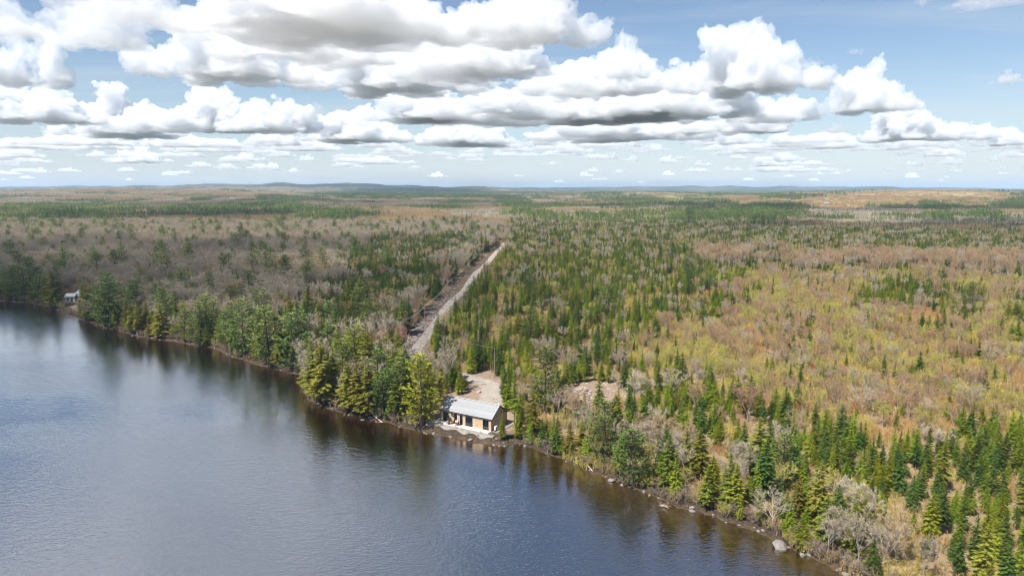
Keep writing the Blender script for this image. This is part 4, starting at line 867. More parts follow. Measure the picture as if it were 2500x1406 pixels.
# ------------------------------------------------------------------ the cottage
def window(parent, u0, u1, z0, z1, panes, y=0.03, curtain=True, mat='black'):
    """frame with mullions as one part, each pane a sub-part"""
    fb = MB(); t = 0.07
    fb.box(u0, u1, y, y + .08, z0, z0 + t); fb.box(u0, u1, y, y + .08, z1 - t, z1); fb.box(u0, u0 + t, y, y + .08, z0 + t, z1 - t); fb.box(u1 - t, u1, y, y + .08, z0 + t, z1 - t)
    w = (u1 - u0) / panes
    for k in range(1, panes): fb.box(u0 + k * w - .035, u0 + k * w + .035, y + .003, y + .077, z0 + t, z1 - t)
    f = fb.build('window', M[mat], parent)
    for k in range(panes):
        a, b = u0 + k * w + (t if k == 0 else .035), u0 + (k + 1) * w - (t if k == panes - 1 else .035)
        MB().box(a, b, y + .03, y + .045, z0 + t, z1 - t).build('pane', M['glass'], f)
        if curtain and k in (0, panes - 1): MB().box(a, a + (b - a) * .55, y + .35, y + .40, z0 + .02, z0 + (z1 - z0) * .42).build('curtain', M['curtain'], f)
    return f
def cottage():
    root = empty('cottage', (*HA[:2], HZ), HRZ)
    tag(root, 'low tan cottage with grey ribbed metal roof and dark glass doors at the water', 'house')
    L, D, WH, ZR = HL, HD, 2.85, 5.2; sl_ = (ZR - WH) / (D / 2)
    bw = L / 36; snap = lambda u: round(u / bw) * bw
    ops = [(snap(.98), snap(2.5), 2.4, 2), (snap(4.25), snap(5.0), 2.4, 1), (snap(5.9), snap(6.65), 2.4, 1), (snap(7.2), snap(9.55), 2.4, 3), (snap(12.2), snap(13.8), 2.4, 2)]
    # wall core with openings, other walls
    core = MB(); u = 0.0
    for a, b, zt, n in ops:
        core.box(u, a, .06, .16, 0, WH); core.box(a, b, .06, .16, zt, WH); u = b
    core.box(u, L, .06, .16, 0, WH); core.box(0, L, D - .16, D - .06, 0, WH)
    for xx in (.03, L - .13): core.prism([(.16, 0), (D - .16, 0), (D - .16, WH), (D / 2, ZR - .12), (.16, WH)], 'x', xx, xx + .1)
    core.build('wall', M['siding_core'], root)
    inn = MB(); inn.box(.13, L - .13, .16, D - .16, -.05, .02); inn.box(.13, L - .13, 3.2, 3.3, .02, WH); inn.box(.13, L - .13, .16, D - .16, WH - .05, WH); inn.build('interior', M['interior'], root)
    g = .012
    def bd(a, b, z0, z1, y0=0.0, y1=.055): MB().box(a + g, b - g, y0 + rnd.uniform(0, .008), y1, z0, z1).build('siding_board', M['siding'], root)
    for i in range(36):
        a, b = i * bw, (i + 1) * bw; op = [o for o in ops if a > o[0] - .01 and b < o[1] + .01]
        if op: bd(a, b, op[0][2] + .0, WH - .02)
        else: bd(a, b, -.02, WH - .02)
    ng = 17; gw = D / ng
    for i in range(ng):
        y0, y1 = i * gw + g, (i + 1) * gw - g; h0, h1 = (ZR - .14 - abs(D / 2 - y_) * sl_ for y_ in (y0, y1)); pol = [(y0, -.02), (y1, -.02), (y1, h1)] + ([(D / 2, ZR - .14)] if y0 < D / 2 < y1 else []) + [(y0, h0)]
        MB().prism(pol, 'x', L - .028, L + .02 + rnd.uniform(0, .008)).build('siding_board', M['siding'], root)
        MB().prism(pol, 'x', -.02, .028).build('siding_board', M['siding'], root)
    for cx_ in (0.0, L): MB().box(cx_ - .06, cx_ + .06, -.06, .06, -.02, WH).build('corner_trim', M['dark_trim'], root)
    MB().box(L - .06, L + .06, D - .06, D + .06, -.02, WH).build('corner_trim', M['dark_trim'], root)
    for a, b, zt, n in ops: window(root, a, b, .03, zt, n)
    # gable window: narrow, lying, with a brown frame
    gb = MB(); y0, y1, z0, z1 = 1.5, 2.75, 1.05, 1.62
    for q in ((y0, y1, z0, z0 + .07), (y0, y1, z1 - .07, z1), (y0, y0 + .07, z0 + .07, z1 - .07), (y1 - .07, y1, z0 + .07, z1 - .07)): gb.box(L + .02, L + .08, q[0], q[1], q[2], q[3])
    gwn = gb.build('window', M['dark_trim'], root); MB().box(L + .03, L + .045, y0 + .07, y1 - .07, z0 + .07, z1 - .07).build('pane', M['curtain'], gwn)  # pale opaque pane, the glass reflection put into its colour
    for y_, z_ in ((2.25, 3.05), (4.4, 3.35)): MB().box(L + .03, L + .16, y_ - .09, y_ + .09, z_ - .1, z_ + .1).build('gable_lamp', M['dark_trim'], root)
    MB().box(L + .03, L + .10, 5.1, 6.2, 3.05, 3.2).build('gable_bar', M['dark_trim'], root)  # dark horizontal bar high on the gable, towards the back
    MB().box(10.6, 10.8, -.06, 0, .6, .85).build('outlet_box', M['black'], root)
    # roof: standing-seam panels
    ov, go = .20, .22; ze = WH - ov * sl_ + .06; npn = 18; pw = (L + 2 * go) / npn; th = .05
    def panel_mesh(sgn):
        mb = MB(); yc = D / 2; ye = -ov if sgn < 0 else D + ov
        mb.prism([(ye, ze), (yc, ZR + .06), (yc, ZR + .06 + th), (ye, ze + th)], 'x', .004, pw - .004)
        for r_ in (0.0, .33, .66):
            w_ = .045 if r_ == 0 else .022; hh = .055 if r_ == 0 else .022
            mb.prism([(ye, ze + th), (yc, ZR + .06 + th), (yc, ZR + .06 + th + hh), (ye, ze + th + hh)], 'x', .01 + r_ * pw, .01 + r_ * pw + w_)
        me = mb.mesh('roof_panel', M['roof_metal']); fixn(me); return me
    ro = MB().box(-go, L + go, D / 2 - .16, D / 2 + .16, ZR + .135, ZR + .19).build('roof', M['ridge_metal'], root)
    for sgn in (-1, 1):
        me = panel_mesh(sgn)
        for k in range(npn):
            o = bpy.data.objects.new('roof_panel', me); COL.objects.link(o); o.parent = ro; o.location = (-go + k * pw, 0, rnd.uniform(-.004, .004))
    MB().box(-go - .02, L + go + .02, -ov - .09, -ov - .004, ze - .16, ze + .07).build('gutter', M['dark_trim'], root)
    MB().box(-go - .02, L + go + .02, D + ov + .004, D + ov + .06, ze - .16, ze + .06).build('fascia', M['dark_trim'], root)
    for xx in (-go - .05, L + go + .004):
        for sgn in (-1, 1):
            ye = -ov if sgn < 0 else D + ov; MB().prism([(ye, ze - .14), (D / 2, ZR - .08), (D / 2, ZR + .12), (ye, ze + .07)], 'x', xx, xx + .046).build('rake_trim', M['dark_trim'], root)
    MB().box(-go, L + go, -ov, .0, ze - .05, ze - .02).build('soffit', M['ridge_metal'], root)
    for u in (1.75, 8.4, 13.0): MB().box(u - .14, u + .14, -ov - .2, -ov - .092, ze - .20, ze + .04).build('eave_lamp', M['black'], root)
    MB().tube((L - .4, D / 2 + .5, ZR - .3), (L - .4, D / 2 + .5, ZR + .45), .11, .11, 8).build('vent_pipe', M['white_metal'], root)
    MB().tube((L + .12, -.12, 0), (L + .12, -.12, ze - .1), .045, .045, 6).build('downspout', M['dark_trim'], root)
    # doorstep and slab belong to the ground
    fr = MB().box(-.9, L + .05, -1.75, -.02, -.30, -.02).build('patio_slab', M['concrete']); fr.location = root.location; fr.rotation_euler = root.rotation_euler; tag(fr, kind='structure')
    st = MB().box(-.3, L + 2.0, -.015, D + .9, -.34, -.06).build('foundation_slab', M['gravel_grey']); st.location = root.location; st.rotation_euler = root.rotation_euler; tag(st, kind='structure')
    def at(u, v, z_=0): return root.matrix_basis @ Vector((u, v, z_))
    root_m = Matrix.Translation(root.location) @ Euler((0, 0, HRZ)).to_matrix().to_4x4()
    def wp(u, v, z_=0): return root_m @ Vector((u, v, z_))
    return wp
wp = cottage()
# gravel apron between patio and bank, following the ground
def apron():
    mb = MB(); nu, nv = 30, 8
    for i in range(nu + 1):
        for j in range(nv + 1):
            u = -2.2 + (HL + 4.2) * i / nu; v = -1.7 - (1.5 + .35 * math.sin(i * .8)) * j / nv; p = wp(u, v); zt = float(terr(np.array([p.x]), np.array([p.y]))[0]); mb.v.append((p.x, p.y, zt + .06))
    for i in range(nu):
        for j in range(nv): a = i * (nv + 1) + j; mb.f.append((a, a + nv + 1, a + nv + 2, a + 1))
    tag(mb.build('gravel_apron', M['gravel_grey']), kind='structure')
apron()

def chair(u, v, rz, label):
    p = wp(u, v); r_ = empty('patio_chair', (p.x, p.y, HZ - .02), HRZ + rz); tag(r_, label, 'chair', 'patio chairs')
    for sx in (-1, 1):
        for sy in (-1, 1): MB().box(sx * .28 - .03, sx * .28 + .03, sy * .27 - .03, sy * .27 + .03, 0, .40 if sy > 0 else .58).build('leg', M['wood'], r_)
        MB().box(sx * .30 - .05, sx * .30 + .05, -.32, .36, .58, .62).build('armrest', M['wood'], r_)
    MB().box(-.30, .30, -.34, .32, .38, .42).build('seat', M['wood'], r_); MB().box(-.27, .27, -.30, .26, .425, .53).build('cushion', M['cushion'], r_)
    MB().prism([(.26, .42), (.32, .42), (.52, 1.0), (.46, 1.0)], 'x', -.30, .30).build('backrest', M['wood'], r_)
chair(2.75, -.75, 0.25, 'cushioned wooden chair on the patio nearer the end glass door'); chair(3.75, -.75, -0.2, 'cushioned wooden chair on the patio nearer the grill')
def table():
    p = wp(3.25, -.8); r_ = empty('side_table', (p.x, p.y, HZ - .02), HRZ); tag(r_, 'small dark side table between the two patio chairs', 'table')
    MB().tube((0, 0, .44), (0, 0, .48), .24, .24, 12).build('tabletop', M['black'], r_); MB().tube((0, 0, .03), (0, 0, .44), .03, .03, 6).build('leg', M['black'], r_); MB().tube((0, 0, 0), (0, 0, .03), .16, .16, 10).build('base', M['black'], r_)
table()
def grill():
    p = wp(5.45, -.8); r_ = empty('grill', (p.x, p.y, HZ - .02), HRZ); tag(r_, 'barbecue grill with pale lid and dark red front on the patio', 'grill')
    MB().box(-.38, .38, -.26, .26, .35, .80).build('cabinet', M['red_cloth'], r_)
    MB().prism([(-.28, .81), (.28, .81), (.28, .98), (.15, 1.12), (-.12, 1.12), (-.28, .98)], 'x', -.36, .36).build('lid', M['white_metal'], r_)
    for s in (-1, 1): MB().box(s * .60 - .2, s * .60 + .2, -.24, .24, .76, .80).build('side_shelf', M['black'], r_)
    for sx in (-1, 1):
        for sy in (-1, 1): MB().box(sx * .33 - .03, sx * .33 + .03, sy * .22 - .03, sy * .22 + .03, 0, .35).build('leg', M['black'], r_)
    MB().tube((-.25, -.33, .92), (.25, -.33, .92), .018, .018, 6).build('handle', M['black'], r_)
grill()
def heat_pump():
    p = wp(HL + .75, .75); r_ = empty('heat_pump', (p.x, p.y, HZ - .02), HRZ + math.pi / 2); tag(r_, 'white heat pump unit beside the cottage gable', 'heat pump')
    for s in (-1, 1): MB().box(s * .38 - .05, s * .38 + .05, -.2, .2, -.05, .28).build('stand', M['black'], r_)
    MB().box(-.5, .5, -.19, .19, .28, 1.12).build('casing', M['white_metal'], r_); MB().tube((-.1, -.2, .70), (-.1, -.23, .70), .34, .34, 20).build('fan_grille', M['grey_roof'], r_)
heat_pump()

# ------------------------------------------------------------------ utility poles and wires
def gz(x_, y_): return float(terr(np.array([x_]), np.array([y_]))[0])
def utility_pole(px_, yb, yt, label, group=None, arm=True):
    g_ = pix(px_, yb, 1.5); z_ = gz(g_.x, g_.y); lo, hi = 3, 16
    for _ in range(25):
        h = (lo + hi) / 2
        if proj(g_.x, g_.y, z_ + h)[1] > yt: lo = h
        else: hi = h
    r_ = empty('utility_pole', (g_.x, g_.y, z_)); tag(r_, label, 'utility pole', group)
    MB().tube((0, 0, -.3), (0, 0, h), .13, .09, 8).build('shaft', M['pole_wood'], r_)
    if arm:
        MB().box(-.9, .9, -.06, .06, h - .75, h - .62).build('crossarm', M['pole_wood'], r_)
        for s in (-.8, .8): MB().tube((s, 0, h - .62), (s, 0, h - .45), .05, .035, 6).build('insulator', M['white_metal'], r_)
    MB().tube((0, 0, h), (0, 0, h + .18), .05, .03, 6).build('insulator', M['white_metal'], r_)
    return Vector((g_.x, g_.y, z_ + h + .15))
PO = [utility_pole(1207, 924, 850, 'bare wooden pole at the driveway bend behind the cottage', None, False), utility_pole(983, 838, 782, 'utility pole at the lower end of the cleared strip'),
      utility_pole(1038, 811, 749, 'tall utility pole beside the road, second from its lower end'), utility_pole(1102, 735, 683, 'utility pole on the rubble strip halfway along the road'),
      utility_pole(1147, 681, 640, 'utility pole on the rubble strip, third from the far end'), utility_pole(1181, 647, 605, 'utility pole on the rubble strip, second from the far end'), utility_pole(1208, 612, 578, 'farthest utility pole at the top of the road')]
def wire(a, b, sag, label, off=0.0, rad=.03):
    mb = MB(); n = 14; a = a + Vector((off, 0, -.5 if off else 0)); b = b + Vector((off, 0, -.5 if off else 0)); P = [a.lerp(b, i / n) + Vector((0, 0, -sag * 4 * (i / n) * (1 - i / n))) for i in range(n + 1)]
    for i in range(n): mb.tube(P[i], P[i + 1], rad, rad, 4)
    tag(mb.build('power_line', M['wire']), label, 'power line', 'power lines along the road')
for i, nm in ((1, 'lowest'), (2, 'second'), (3, 'third'), (4, 'fourth'), (5, 'farthest')):
    wire(PO[i], PO[i + 1], 1.0, 'upper power line of the %s span beside the road' % nm); wire(PO[i], PO[i + 1], 1.2, 'lower power line of the %s span beside the road' % nm, -.8)
wire(PO[1], PO[0], 1.4, 'power line from the road pole to the driveway pole', 0, .018)
q = pix(1090, 600, 2); wire(PO[6], Vector((q.x, q.y, PO[6].z + 1.0)), .6, 'pale power line running left from the farthest pole', 0, .05)
q2 = Vector((q.x, q.y, gz(q.x, q.y))); r_ = empty('utility_pole', q2); tag(r_, 'utility pole hidden among conifers where the pale line ends', 'utility pole'); MB().tube((0, 0, -.3), (0, 0, PO[6].z + 1.05 - q2.z), .17, .11, 8).build('shaft', M['pole_wood'], r_)

# ------------------------------------------------------------------ white cabin on the far bank
def gable_house(name, loc, rz, L, D, wh, rh, wall, roof, label, wins=(), door=None, chimney=False, group=None):
    r_ = empty(name, loc, rz); tag(r_, label, 'house', group); w = MB(); w.prism([(0, -.4), (D, -.4), (D, wh), (D / 2, wh + rh), (0, wh)], 'x', 0, L); o = w.build('wall', wall, r_); fixn(o.data)
    rb = MB(); e = .4; s = rh / (D / 2)
    for sg in (0, 1):
        ye = -e if sg == 0 else D + e; ze = wh - e * s; rb.prism([(ye, ze + .05), (D / 2, wh + rh + .05), (D / 2, wh + rh + .2), (ye, ze + .2)], 'x', -.3, L + .3)
    o = rb.build('roof', roof, r_); fixn(o.data)
    if chimney: MB().box(L * .6, L * .6 + .6, D / 2 - .3, D / 2 + .3, wh + rh - .3, wh + rh + 1).build('chimney', M['red_roof'], o)
    for u, z0, ww, hh in wins:
        f = MB().box(u - .06, u + ww + .06, -.06, -.002, z0 - .06, z0 + hh + .06).build('window', M['white_paint'], r_); MB().box(u, u + ww, -.075, -.062, z0, z0 + hh).build('pane', M['glass_dark'], f)
    if door: MB().box(door, door + .95, -.05, -.002, 0, 2.05).build('door', M['dark_trim'], r_)
    return r_
M['glass_dark'] = plain('dark_pane', (0.03, 0.035, 0.04), 0.1, 0.1, 3, 0, 0.6)
g_ = pix(160, 737, 1.5); gable_house('cabin', (g_.x, g_.y, gz(g_.x, g_.y) + .2), R(12), 4.2, 4.5, 2.8, 1.2, M['white_paint'], M['grey_roof'], 'small white cabin with grey roof on the far bank', [(.7, 1.0, .9, 1.1)], 2.4)
g_ = pix(181, 733, 1.5); gable_house('cabin', (g_.x, g_.y, gz(g_.x, g_.y) + .3), R(-35), 7.5, 5.5, 2.7, 1.9, M['white_paint'], M['grey_roof'], 'larger grey-roofed cabin wing hidden behind the conical evergreen', [(1, .9, 1.1, 1.2), (4, .9, 1.4, 1.2)], 2.6)
def low_wall():
    g_ = pix(147, 741, 1.2); r_ = empty('timber_wall', (g_.x, g_.y, gz(g_.x, g_.y)), R(6)); tag(r_, 'low timber retaining wall beside the white cabin', 'wall')
    for k in range(2): MB().box(0, 4.2, -.12 + .02 * k, .12, .28 * k, .28 * k + .27).build('plank', M['wood'], r_)
    for u in (.2, 2.1, 4.0): MB().box(u - .08, u + .08, -.22, -.125, -.2, .7).build('post', M['wood'], r_)
low_wall()
def steps():
    g_ = pix(335, 818, .4); r_ = empty('wooden_steps', (g_.x, g_.y + 1.0, gz(g_.x, g_.y + 1.0) - .1), R(20)); tag(r_, 'weathered pinkish wooden steps down the far bank', 'steps')
    for k in range(9): MB().box(-.6, .6, k * .34, k * .34 + .3, k * .28, k * .28 + .06).build('tread', M['driftwood'], r_)
    for s in (-1, 1): MB().prism([(0, -.15), (.2, -.15), (3.1, 2.2), (3.1, 2.45), (0, .05)], 'x', s * .6 - .05, s * .6 + .05).build('stringer', M['driftwood'], r_); MB().tube((s * .6, .1, 0), (s * .6, .1, 1.0), .04, .04, 5).build('railing_post', M['driftwood'], r_); MB().tube((s * .6, 3.0, 2.3), (s * .6, 3.0, 3.3), .04, .04, 5).build('railing_post', M['driftwood'], r_); MB().tube((s * .6, .1, 1.0), (s * .6, 3.0, 3.3), .035, .035, 5).build('handrail', M['driftwood'], r_)
steps()
# far farm buildings
def far_house(px_, py_, rz, L, D, wh, rh, wall, roof, label):
    g_ = pix(px_, py_, 6); z_ = float(terr(np.array([g_.x]), np.array([g_.y]), np.array([500.0]))[0]); g_ = pix(px_, py_, z_ + 1); gable_house('farmhouse', (g_.x, g_.y, float(terr(np.array([g_.x]), np.array([g_.y]), np.array([500.0]))[0])), rz, L, D, wh, rh, wall, roof, label, [(L * .15, 1.2, 1.6, 1.6), (L * .45, 1.2, 1.6, 1.6), (L * .75, 1.2, 1.6, 1.6)], L * .33, True)
far_house(1704, 500, R(-8), 15, 9, 5.5, 4, M['white_paint'], M['white_metal'], 'white farmhouse by the far green field, the farther left of the pair')
far_house(1790, 501, R(5), 9, 6, 3.2, 2.4, M['curtain'], M['grey_roof'], 'white farmhouse in the far tan field, beside a small shed')
far_house(1806, 501, R(20), 7, 5, 3.5, 2.2, M['white_paint'], M['grey_roof'], 'small white shed right of the farmhouse in the far tan field')
far_house(2013, 489, R(-20), 13, 10, 5, 4, M['gravel_grey'], M['gravel_grey'], 'grey barn on the far orange hill beside trees')

# ------------------------------------------------------------------ rocks
def rock_mesh(seed, mat):
    bm = bmesh.new(); bmesh.ops.create_icosphere(bm, subdivisions=2, radius=1); r = random.Random(seed); ph = [Vector((r.uniform(-1, 1), r.uniform(-1, 1), r.uniform(-1, 1))).normalized() for _ in range(7)]; of = [r.uniform(.55, .95) for _ in ph]
    for v in bm.verts:
        c = v.co.copy()
        for p_, o_ in zip(ph, of):
            dd = c.dot(p_)
            if dd > o_: c -= p_ * (dd - o_) * .85
        v.co = c * r.uniform(.96, 1.04)
    me = bpy.data.meshes.new('rock'); bm.to_mesh(me); bm.free(); me.materials.append(mat); return me
RK = [rock_mesh(i, M['rock']) for i in range(5)]; RP = [rock_mesh(i + 9, M['rock_pink']) for i in range(5)]
def rock(x_, y_, z_, s, ms, label, group=None, nm='rock', flat=.65):
    o = bpy.data.objects.new(nm, rnd.choice(ms)); COL.objects.link(o); o.location = (x_, y_, z_); o.scale = (s * rnd.uniform(.8, 1.25), s * rnd.uniform(.8, 1.2), s * flat * rnd.uniform(.8, 1.2)); o.rotation_euler = (rnd.uniform(-.3, .3), rnd.uniform(-.3, .3), rnd.uniform(0, 6.28)); tag(o, label, 'rock', group); return o
for (a, b, s, lab) in ((1903, 1332, 1.25, 'big pale boulder in the shallows of the right shore'), (1493, 1172, .7, 'pale rounded boulder at the water below the large soft green pine'), (1440, 1147, .45, 'grey boulder at the shore left of the wide blue-green pine'), (1690, 1246, .6, 'long pale boulder on the right bank beyond the drifting branch'),
                     (1148, 1072, .55, 'dark rock at the water in front of the cottage'), (1975, 1352, .5, 'small pale stone in the shallows past the big boulder'), (1957, 1350, .45, 'small pale stone beside the big boulder in the shallows'), (2063, 1400, .6, 'pale stone at the bottom of the right shore'),
                     (885, 1022, .65, 'flat pale boulder at the water below the point'), (1202, 985, .5, 'small boulder at the edge of the driveway behind the cottage'), (1168, 968, .7, 'tan boulder on the bank beside the driveway'), (1183, 955, .6, 'dark-sided boulder at the inner bend of the driveway'),
                     (1155, 915, .8, 'boulder beside the start of the driveway bend'), (905, 1020, .6, 'dark rock next to the fallen log')):
    g_ = pix(a, b, .2); z_ = max(gz(g_.x, g_.y), -.35); rock(g_.x, g_.y, z_ + s * .2, s, RP if 'tan' in lab or 'driveway' in lab else RK, lab, None, 'boulder', .6)
# stones along the waterline
k = 0; seg = SHP[(SHP[:, 1] > 60) & (SHP[:, 1] < 330) & (SHP[:, 0] > -220)]
SEGN = lambda px_: 'far bank' if px_ < 745 else 'point left of the cottage' if px_ < 1050 else 'bank in front of the cottage' if px_ < 1270 else 'right bank' if px_ < 1700 else 'lower right shore'
for i in range(len(seg) - 1):
    a, b = seg[i], seg[i + 1]
    if np.linalg.norm(b - a) > 12: continue
    dd = np.hypot(*a); nst = (3 if 1045 < proj(a[0], a[1], 0)[0] < 1300 else 2) if dd < 185 else 1
    for j in range(nst):
        t = rnd.random(); p = a + (b - a) * t; nrm = np.array([-(b - a)[1], (b - a)[0]]); nrm = nrm / (np.linalg.norm(nrm) + 1e-9); p = p + nrm * rnd.uniform(-.9, .7)
        if k >= 150: continue
        ppx = float(proj(p[0], p[1], 0)[0]); s = rnd.uniform(.15, .42) * (1.4 if rnd.random() < .12 else 1)
        w_ = SEGN(ppx); rock(p[0], p[1], max(gz(p[0], p[1]), -.2) + s * .12, s, RK, 'stone at the waterline along the ' + w_, 'stones along the ' + w_); k += 1
# rock pile in the clearing
for i in range(85):
    a, b = rnd.gauss(1423, 14), rnd.gauss(968, 12); g_ = pix(a, b, 1.6); hgt = 2.0 * math.exp(-((a - 1425) / 16) ** 2 - ((b - 964) / 13) ** 2); s = rnd.uniform(.25, .62)
    rock(g_.x, g_.y, gz(g_.x, g_.y) + hgt * rnd.uniform(.3, 1), s, RP, 'pinkish rock in the heaped pile in the dirt clearing', 'rocks of the pile in the clearing')
for i in range(35):
    a, b = rnd.uniform(1470, 1530), rnd.uniform(935, 985); g_ = pix(a, b, 1.6); s = rnd.uniform(.15, .4); rock(g_.x, g_.y, gz(g_.x, g_.y) + s * .2, s, RP, 'loose pale rock strewn right of the rock pile', 'loose rocks right of the pile')
# rubble on the cleared strip: uncountable, one object, its tone lowered for cloud shade
mb = MB(); src = [(v.co.copy()) for v in RK[0].vertices]; fcs = [tuple(p.vertices) for p in RK[0].polygons]
bmq = bmesh.new(); bmesh.ops.create_icosphere(bmq, subdivisions=1, radius=1); bmq.verts.ensure_lookup_table(); sv = [v.co.copy() for v in bmq.verts]; sf = [tuple(v.index for v in f.verts) for f in bmq.faces]; bmq.free()
n = 0
while n < 2600:
    a, b = rnd.uniform(965, 1242), 604 + (rnd.random() ** .6) * 280
    if not inpoly(np.array([a]), np.array([b]), P_STRIP)[0]: continue
    g_ = pix(a, b, 2); n += 1; s = rnd.uniform(.12, .5); z_ = 1.5
    mb.add([Vector((g_.x + v.x * s * 1.3 + rnd.uniform(-.06, .06), g_.y + v.y * s * 1.3, v.z * s * .55)) for v in sv], sf)
xy = np.array([(p[0], p[1]) for p in mb.v]); zt = terr(xy[:, 0], xy[:, 1]); mb.v = [(p[0], p[1], p[2] + float(q_) + .02) for p, q_ in zip(mb.v, zt)]
tag(mb.build('rubble', M['rubble'] if 'rubble' in M else plain('rubble', (0.19, 0.16, 0.148), .9, .5, .8)), 'pale rubble and slash strewn over the cleared strip beside the road', kind='stuff')

# ------------------------------------------------------------------ driftwood
def log(pts, rad, label, nm='fallen_log', twigs=0):
    mb = MB(); P = [Vector(p) for p in pts]
    for i in range(len(P) - 1): mb.tube(P[i], P[i + 1], rad * (1 - .5 * i / len(P)), rad * (1 - .5 * (i + 1) / len(P)), 6)
    for k_ in range(twigs):
        p = P[0].lerp(P[-1], rnd.uniform(.2, 1)); d_ = Vector((rnd.uniform(-1, 1), rnd.uniform(-1, 1), rnd.uniform(0, .8))).normalized(); mb.tube(p, p + d_ * rnd.uniform(.6, 1.6), rad * .35, rad * .1, 4)
    tag(mb.build(nm, M['driftwood']), label, 'log')
a = pix(912, 1014, .7); b = pix(934, 1031, -.05); log([a, a.lerp(b, .5), b], .16, 'pinkish fallen log slanting from the point into the water')
a = pix(1612, 1232, -.1); b = pix(1632, 1240, .4); log([a, a.lerp(b, .6) + Vector((0, 0, .2)), b], .09, 'bare branch drifting in the shallows off the right bank', 'drifting_branch', 14)
a = pix(2120, 1392, .9); b = pix(2165, 1368, 2.0); log([a, a.lerp(b, .5) + Vector((0, 0, .2)), b], .14, 'grey fallen trunk with branches at the lower right shore', 'fallen_log', 16)
a = pix(1430, 1130, .5); b = pix(1447, 1150, .2); log([a, b], .15, 'reddish log at the shore below the rock pile')

# ------------------------------------------------------------------ bushes hugging the waterline (individuals)
k = 0
for i in range(len(SHP) - 1):
    a, b = SHP[i], SHP[i + 1]; L_ = np.linalg.norm(b - a)
    if L_ > 12: continue
    for j in range(4 if a[1] < 200 else 2):
        p = a + (b - a) * rnd.random(); nrm = np.array([-(b - a)[1], (b - a)[0]]) / (L_ + 1e-9); p = p + nrm * rnd.uniform(.1, 2.2); ppx, ppy = (float(v) for v in proj(p[0], p[1], .5))
        if not (-10 < ppx < 2520 and 0 < ppy < 1450) or k > 290: continue
        infront = 1045 < ppx < 1262
        w_ = SEGN(ppx); kd = rnd.choices(['bush_grey', 'bush_tan', 'bush_green'], [.5, .3, .2])[0]; nmx = {'bush_grey': 'grey', 'bush_tan': 'tan', 'bush_green': 'yellow-green'}[kd]
        plant(kd, p[0], p[1], rnd.uniform(1.8, 3.8) * (.3 if infront else 1), rnd.randrange(3), rnd.uniform(0, 6.28), 1.0, None, nmx + ' twiggy shrub at the water along the ' + w_, nmx + ' shrubs along the ' + w_); k += 1

# ------------------------------------------------------------------ clouds
def cloud_material(dens=0.0085, nm='cloud_vapour'):
    m, t = newmat(nm); v = N(t, 'VolumePrincipled'); v.inputs['Color'].default_value = (0.970, 0.983, 1.0, 1); v.inputs['Density'].default_value = dens; v.inputs['Anisotropy'].default_value = 0.2
    o = N(t, 'OutputMaterial'); t.links.new(v.outputs[0], o.inputs['Volume']); return m
M['cloud'] = cloud_material(); M['cloud_thin'] = cloud_material(0.0042, 'thin_cloud_vapour'); M['cloud_far'] = cloud_material(0.0065, 'far_cloud_vapour')
def revap(o, m):
    o.material_slots[0].link = 'OBJECT'; o.material_slots[0].material = m; return o
def cloud_mesh(seed, w=1.0, d=.75, h=.45, n=30, vox=.013, towers=3):
    r = random.Random(seed); bm = bmesh.new(); tw_ = [(r.uniform(-.3, .3) * w, r.uniform(-.25, .25) * d, r.uniform(.7, 1.1)) for _ in range(towers)]
    for i in range(n):
        a = r.uniform(0, 6.283); q = math.sqrt(r.random()); x_, y_ = q * math.cos(a) * w * .42, q * math.sin(a) * d * .42
        prof = (1 - q * q) ** .7; near_ = max(t_ * math.exp(-(((x_ - tx) / .16) ** 2 + ((y_ - ty) / .2) ** 2)) for tx, ty, t_ in tw_)
        top = h * (.16 + .30 * prof * r.uniform(.6, 1.1) + .62 * near_); rad = r.uniform(.055, .11) * (.7 + .6 * prof); z1 = max(rad * .5, top - rad); zz = rad * .45
        while True:
            bmesh.ops.create_icosphere(bm, subdivisions=2, radius=rad * r.uniform(.85, 1.12), matrix=Matrix.Translation((x_ + r.uniform(-.03, .03), y_ + r.uniform(-.03, .03), zz)))
            if zz >= z1: break
            zz = min(z1, zz + rad * .85); rad *= .95
    me = bpy.data.meshes.new('c'); bm.to_mesh(me); bm.free(); o = bpy.data.objects.new('c', me); COL.objects.link(o)
    def rem(v): m = o.modifiers.new('r', 'REMESH'); m.mode = 'VOXEL'; m.voxel_size = v
    def dis(ty, sz, st, mid=.4):
        t = bpy.data.textures.new('t', ty); t.noise_scale = sz
        if ty == 'CLOUDS': t.noise_depth = 4
        dm = o.modifiers.new('d', 'DISPLACE'); dm.texture = t; dm.strength = st; dm.mid_level = mid; dm.texture_coords = 'LOCAL'
    rem(vox); dis('CLOUDS', .24, .20, .5); dis('VORONOI', .11, -.075); rem(vox * .8); dis('VORONOI', .05, -.034); dis('CLOUDS', .07, .10, .5); dis('VORONOI', .026, -.020); rem(vox * .65); dis('CLOUDS', .03, .034, .5); dis('CLOUDS', .010, .012, .5)
    me2 = bpy.data.meshes.new_from_object(o.evaluated_get(bpy.context.evaluated_depsgraph_get())); bpy.data.objects.remove(o); me2.name = 'cloud'
    c = np.empty(len(me2.vertices) * 3); me2.vertices.foreach_get('co', c); c = c.reshape(-1, 3); zz = c[:, 2]; lo = zz < .04; c[lo, 2] = .04 + (zz[lo] - .04) * .35; c[:, 2] -= c[:, 2].min(); me2.vertices.foreach_set('co', c.ravel()); me2.update()
    me2.materials.clear(); me2.materials.append(M['cloud']); return me2
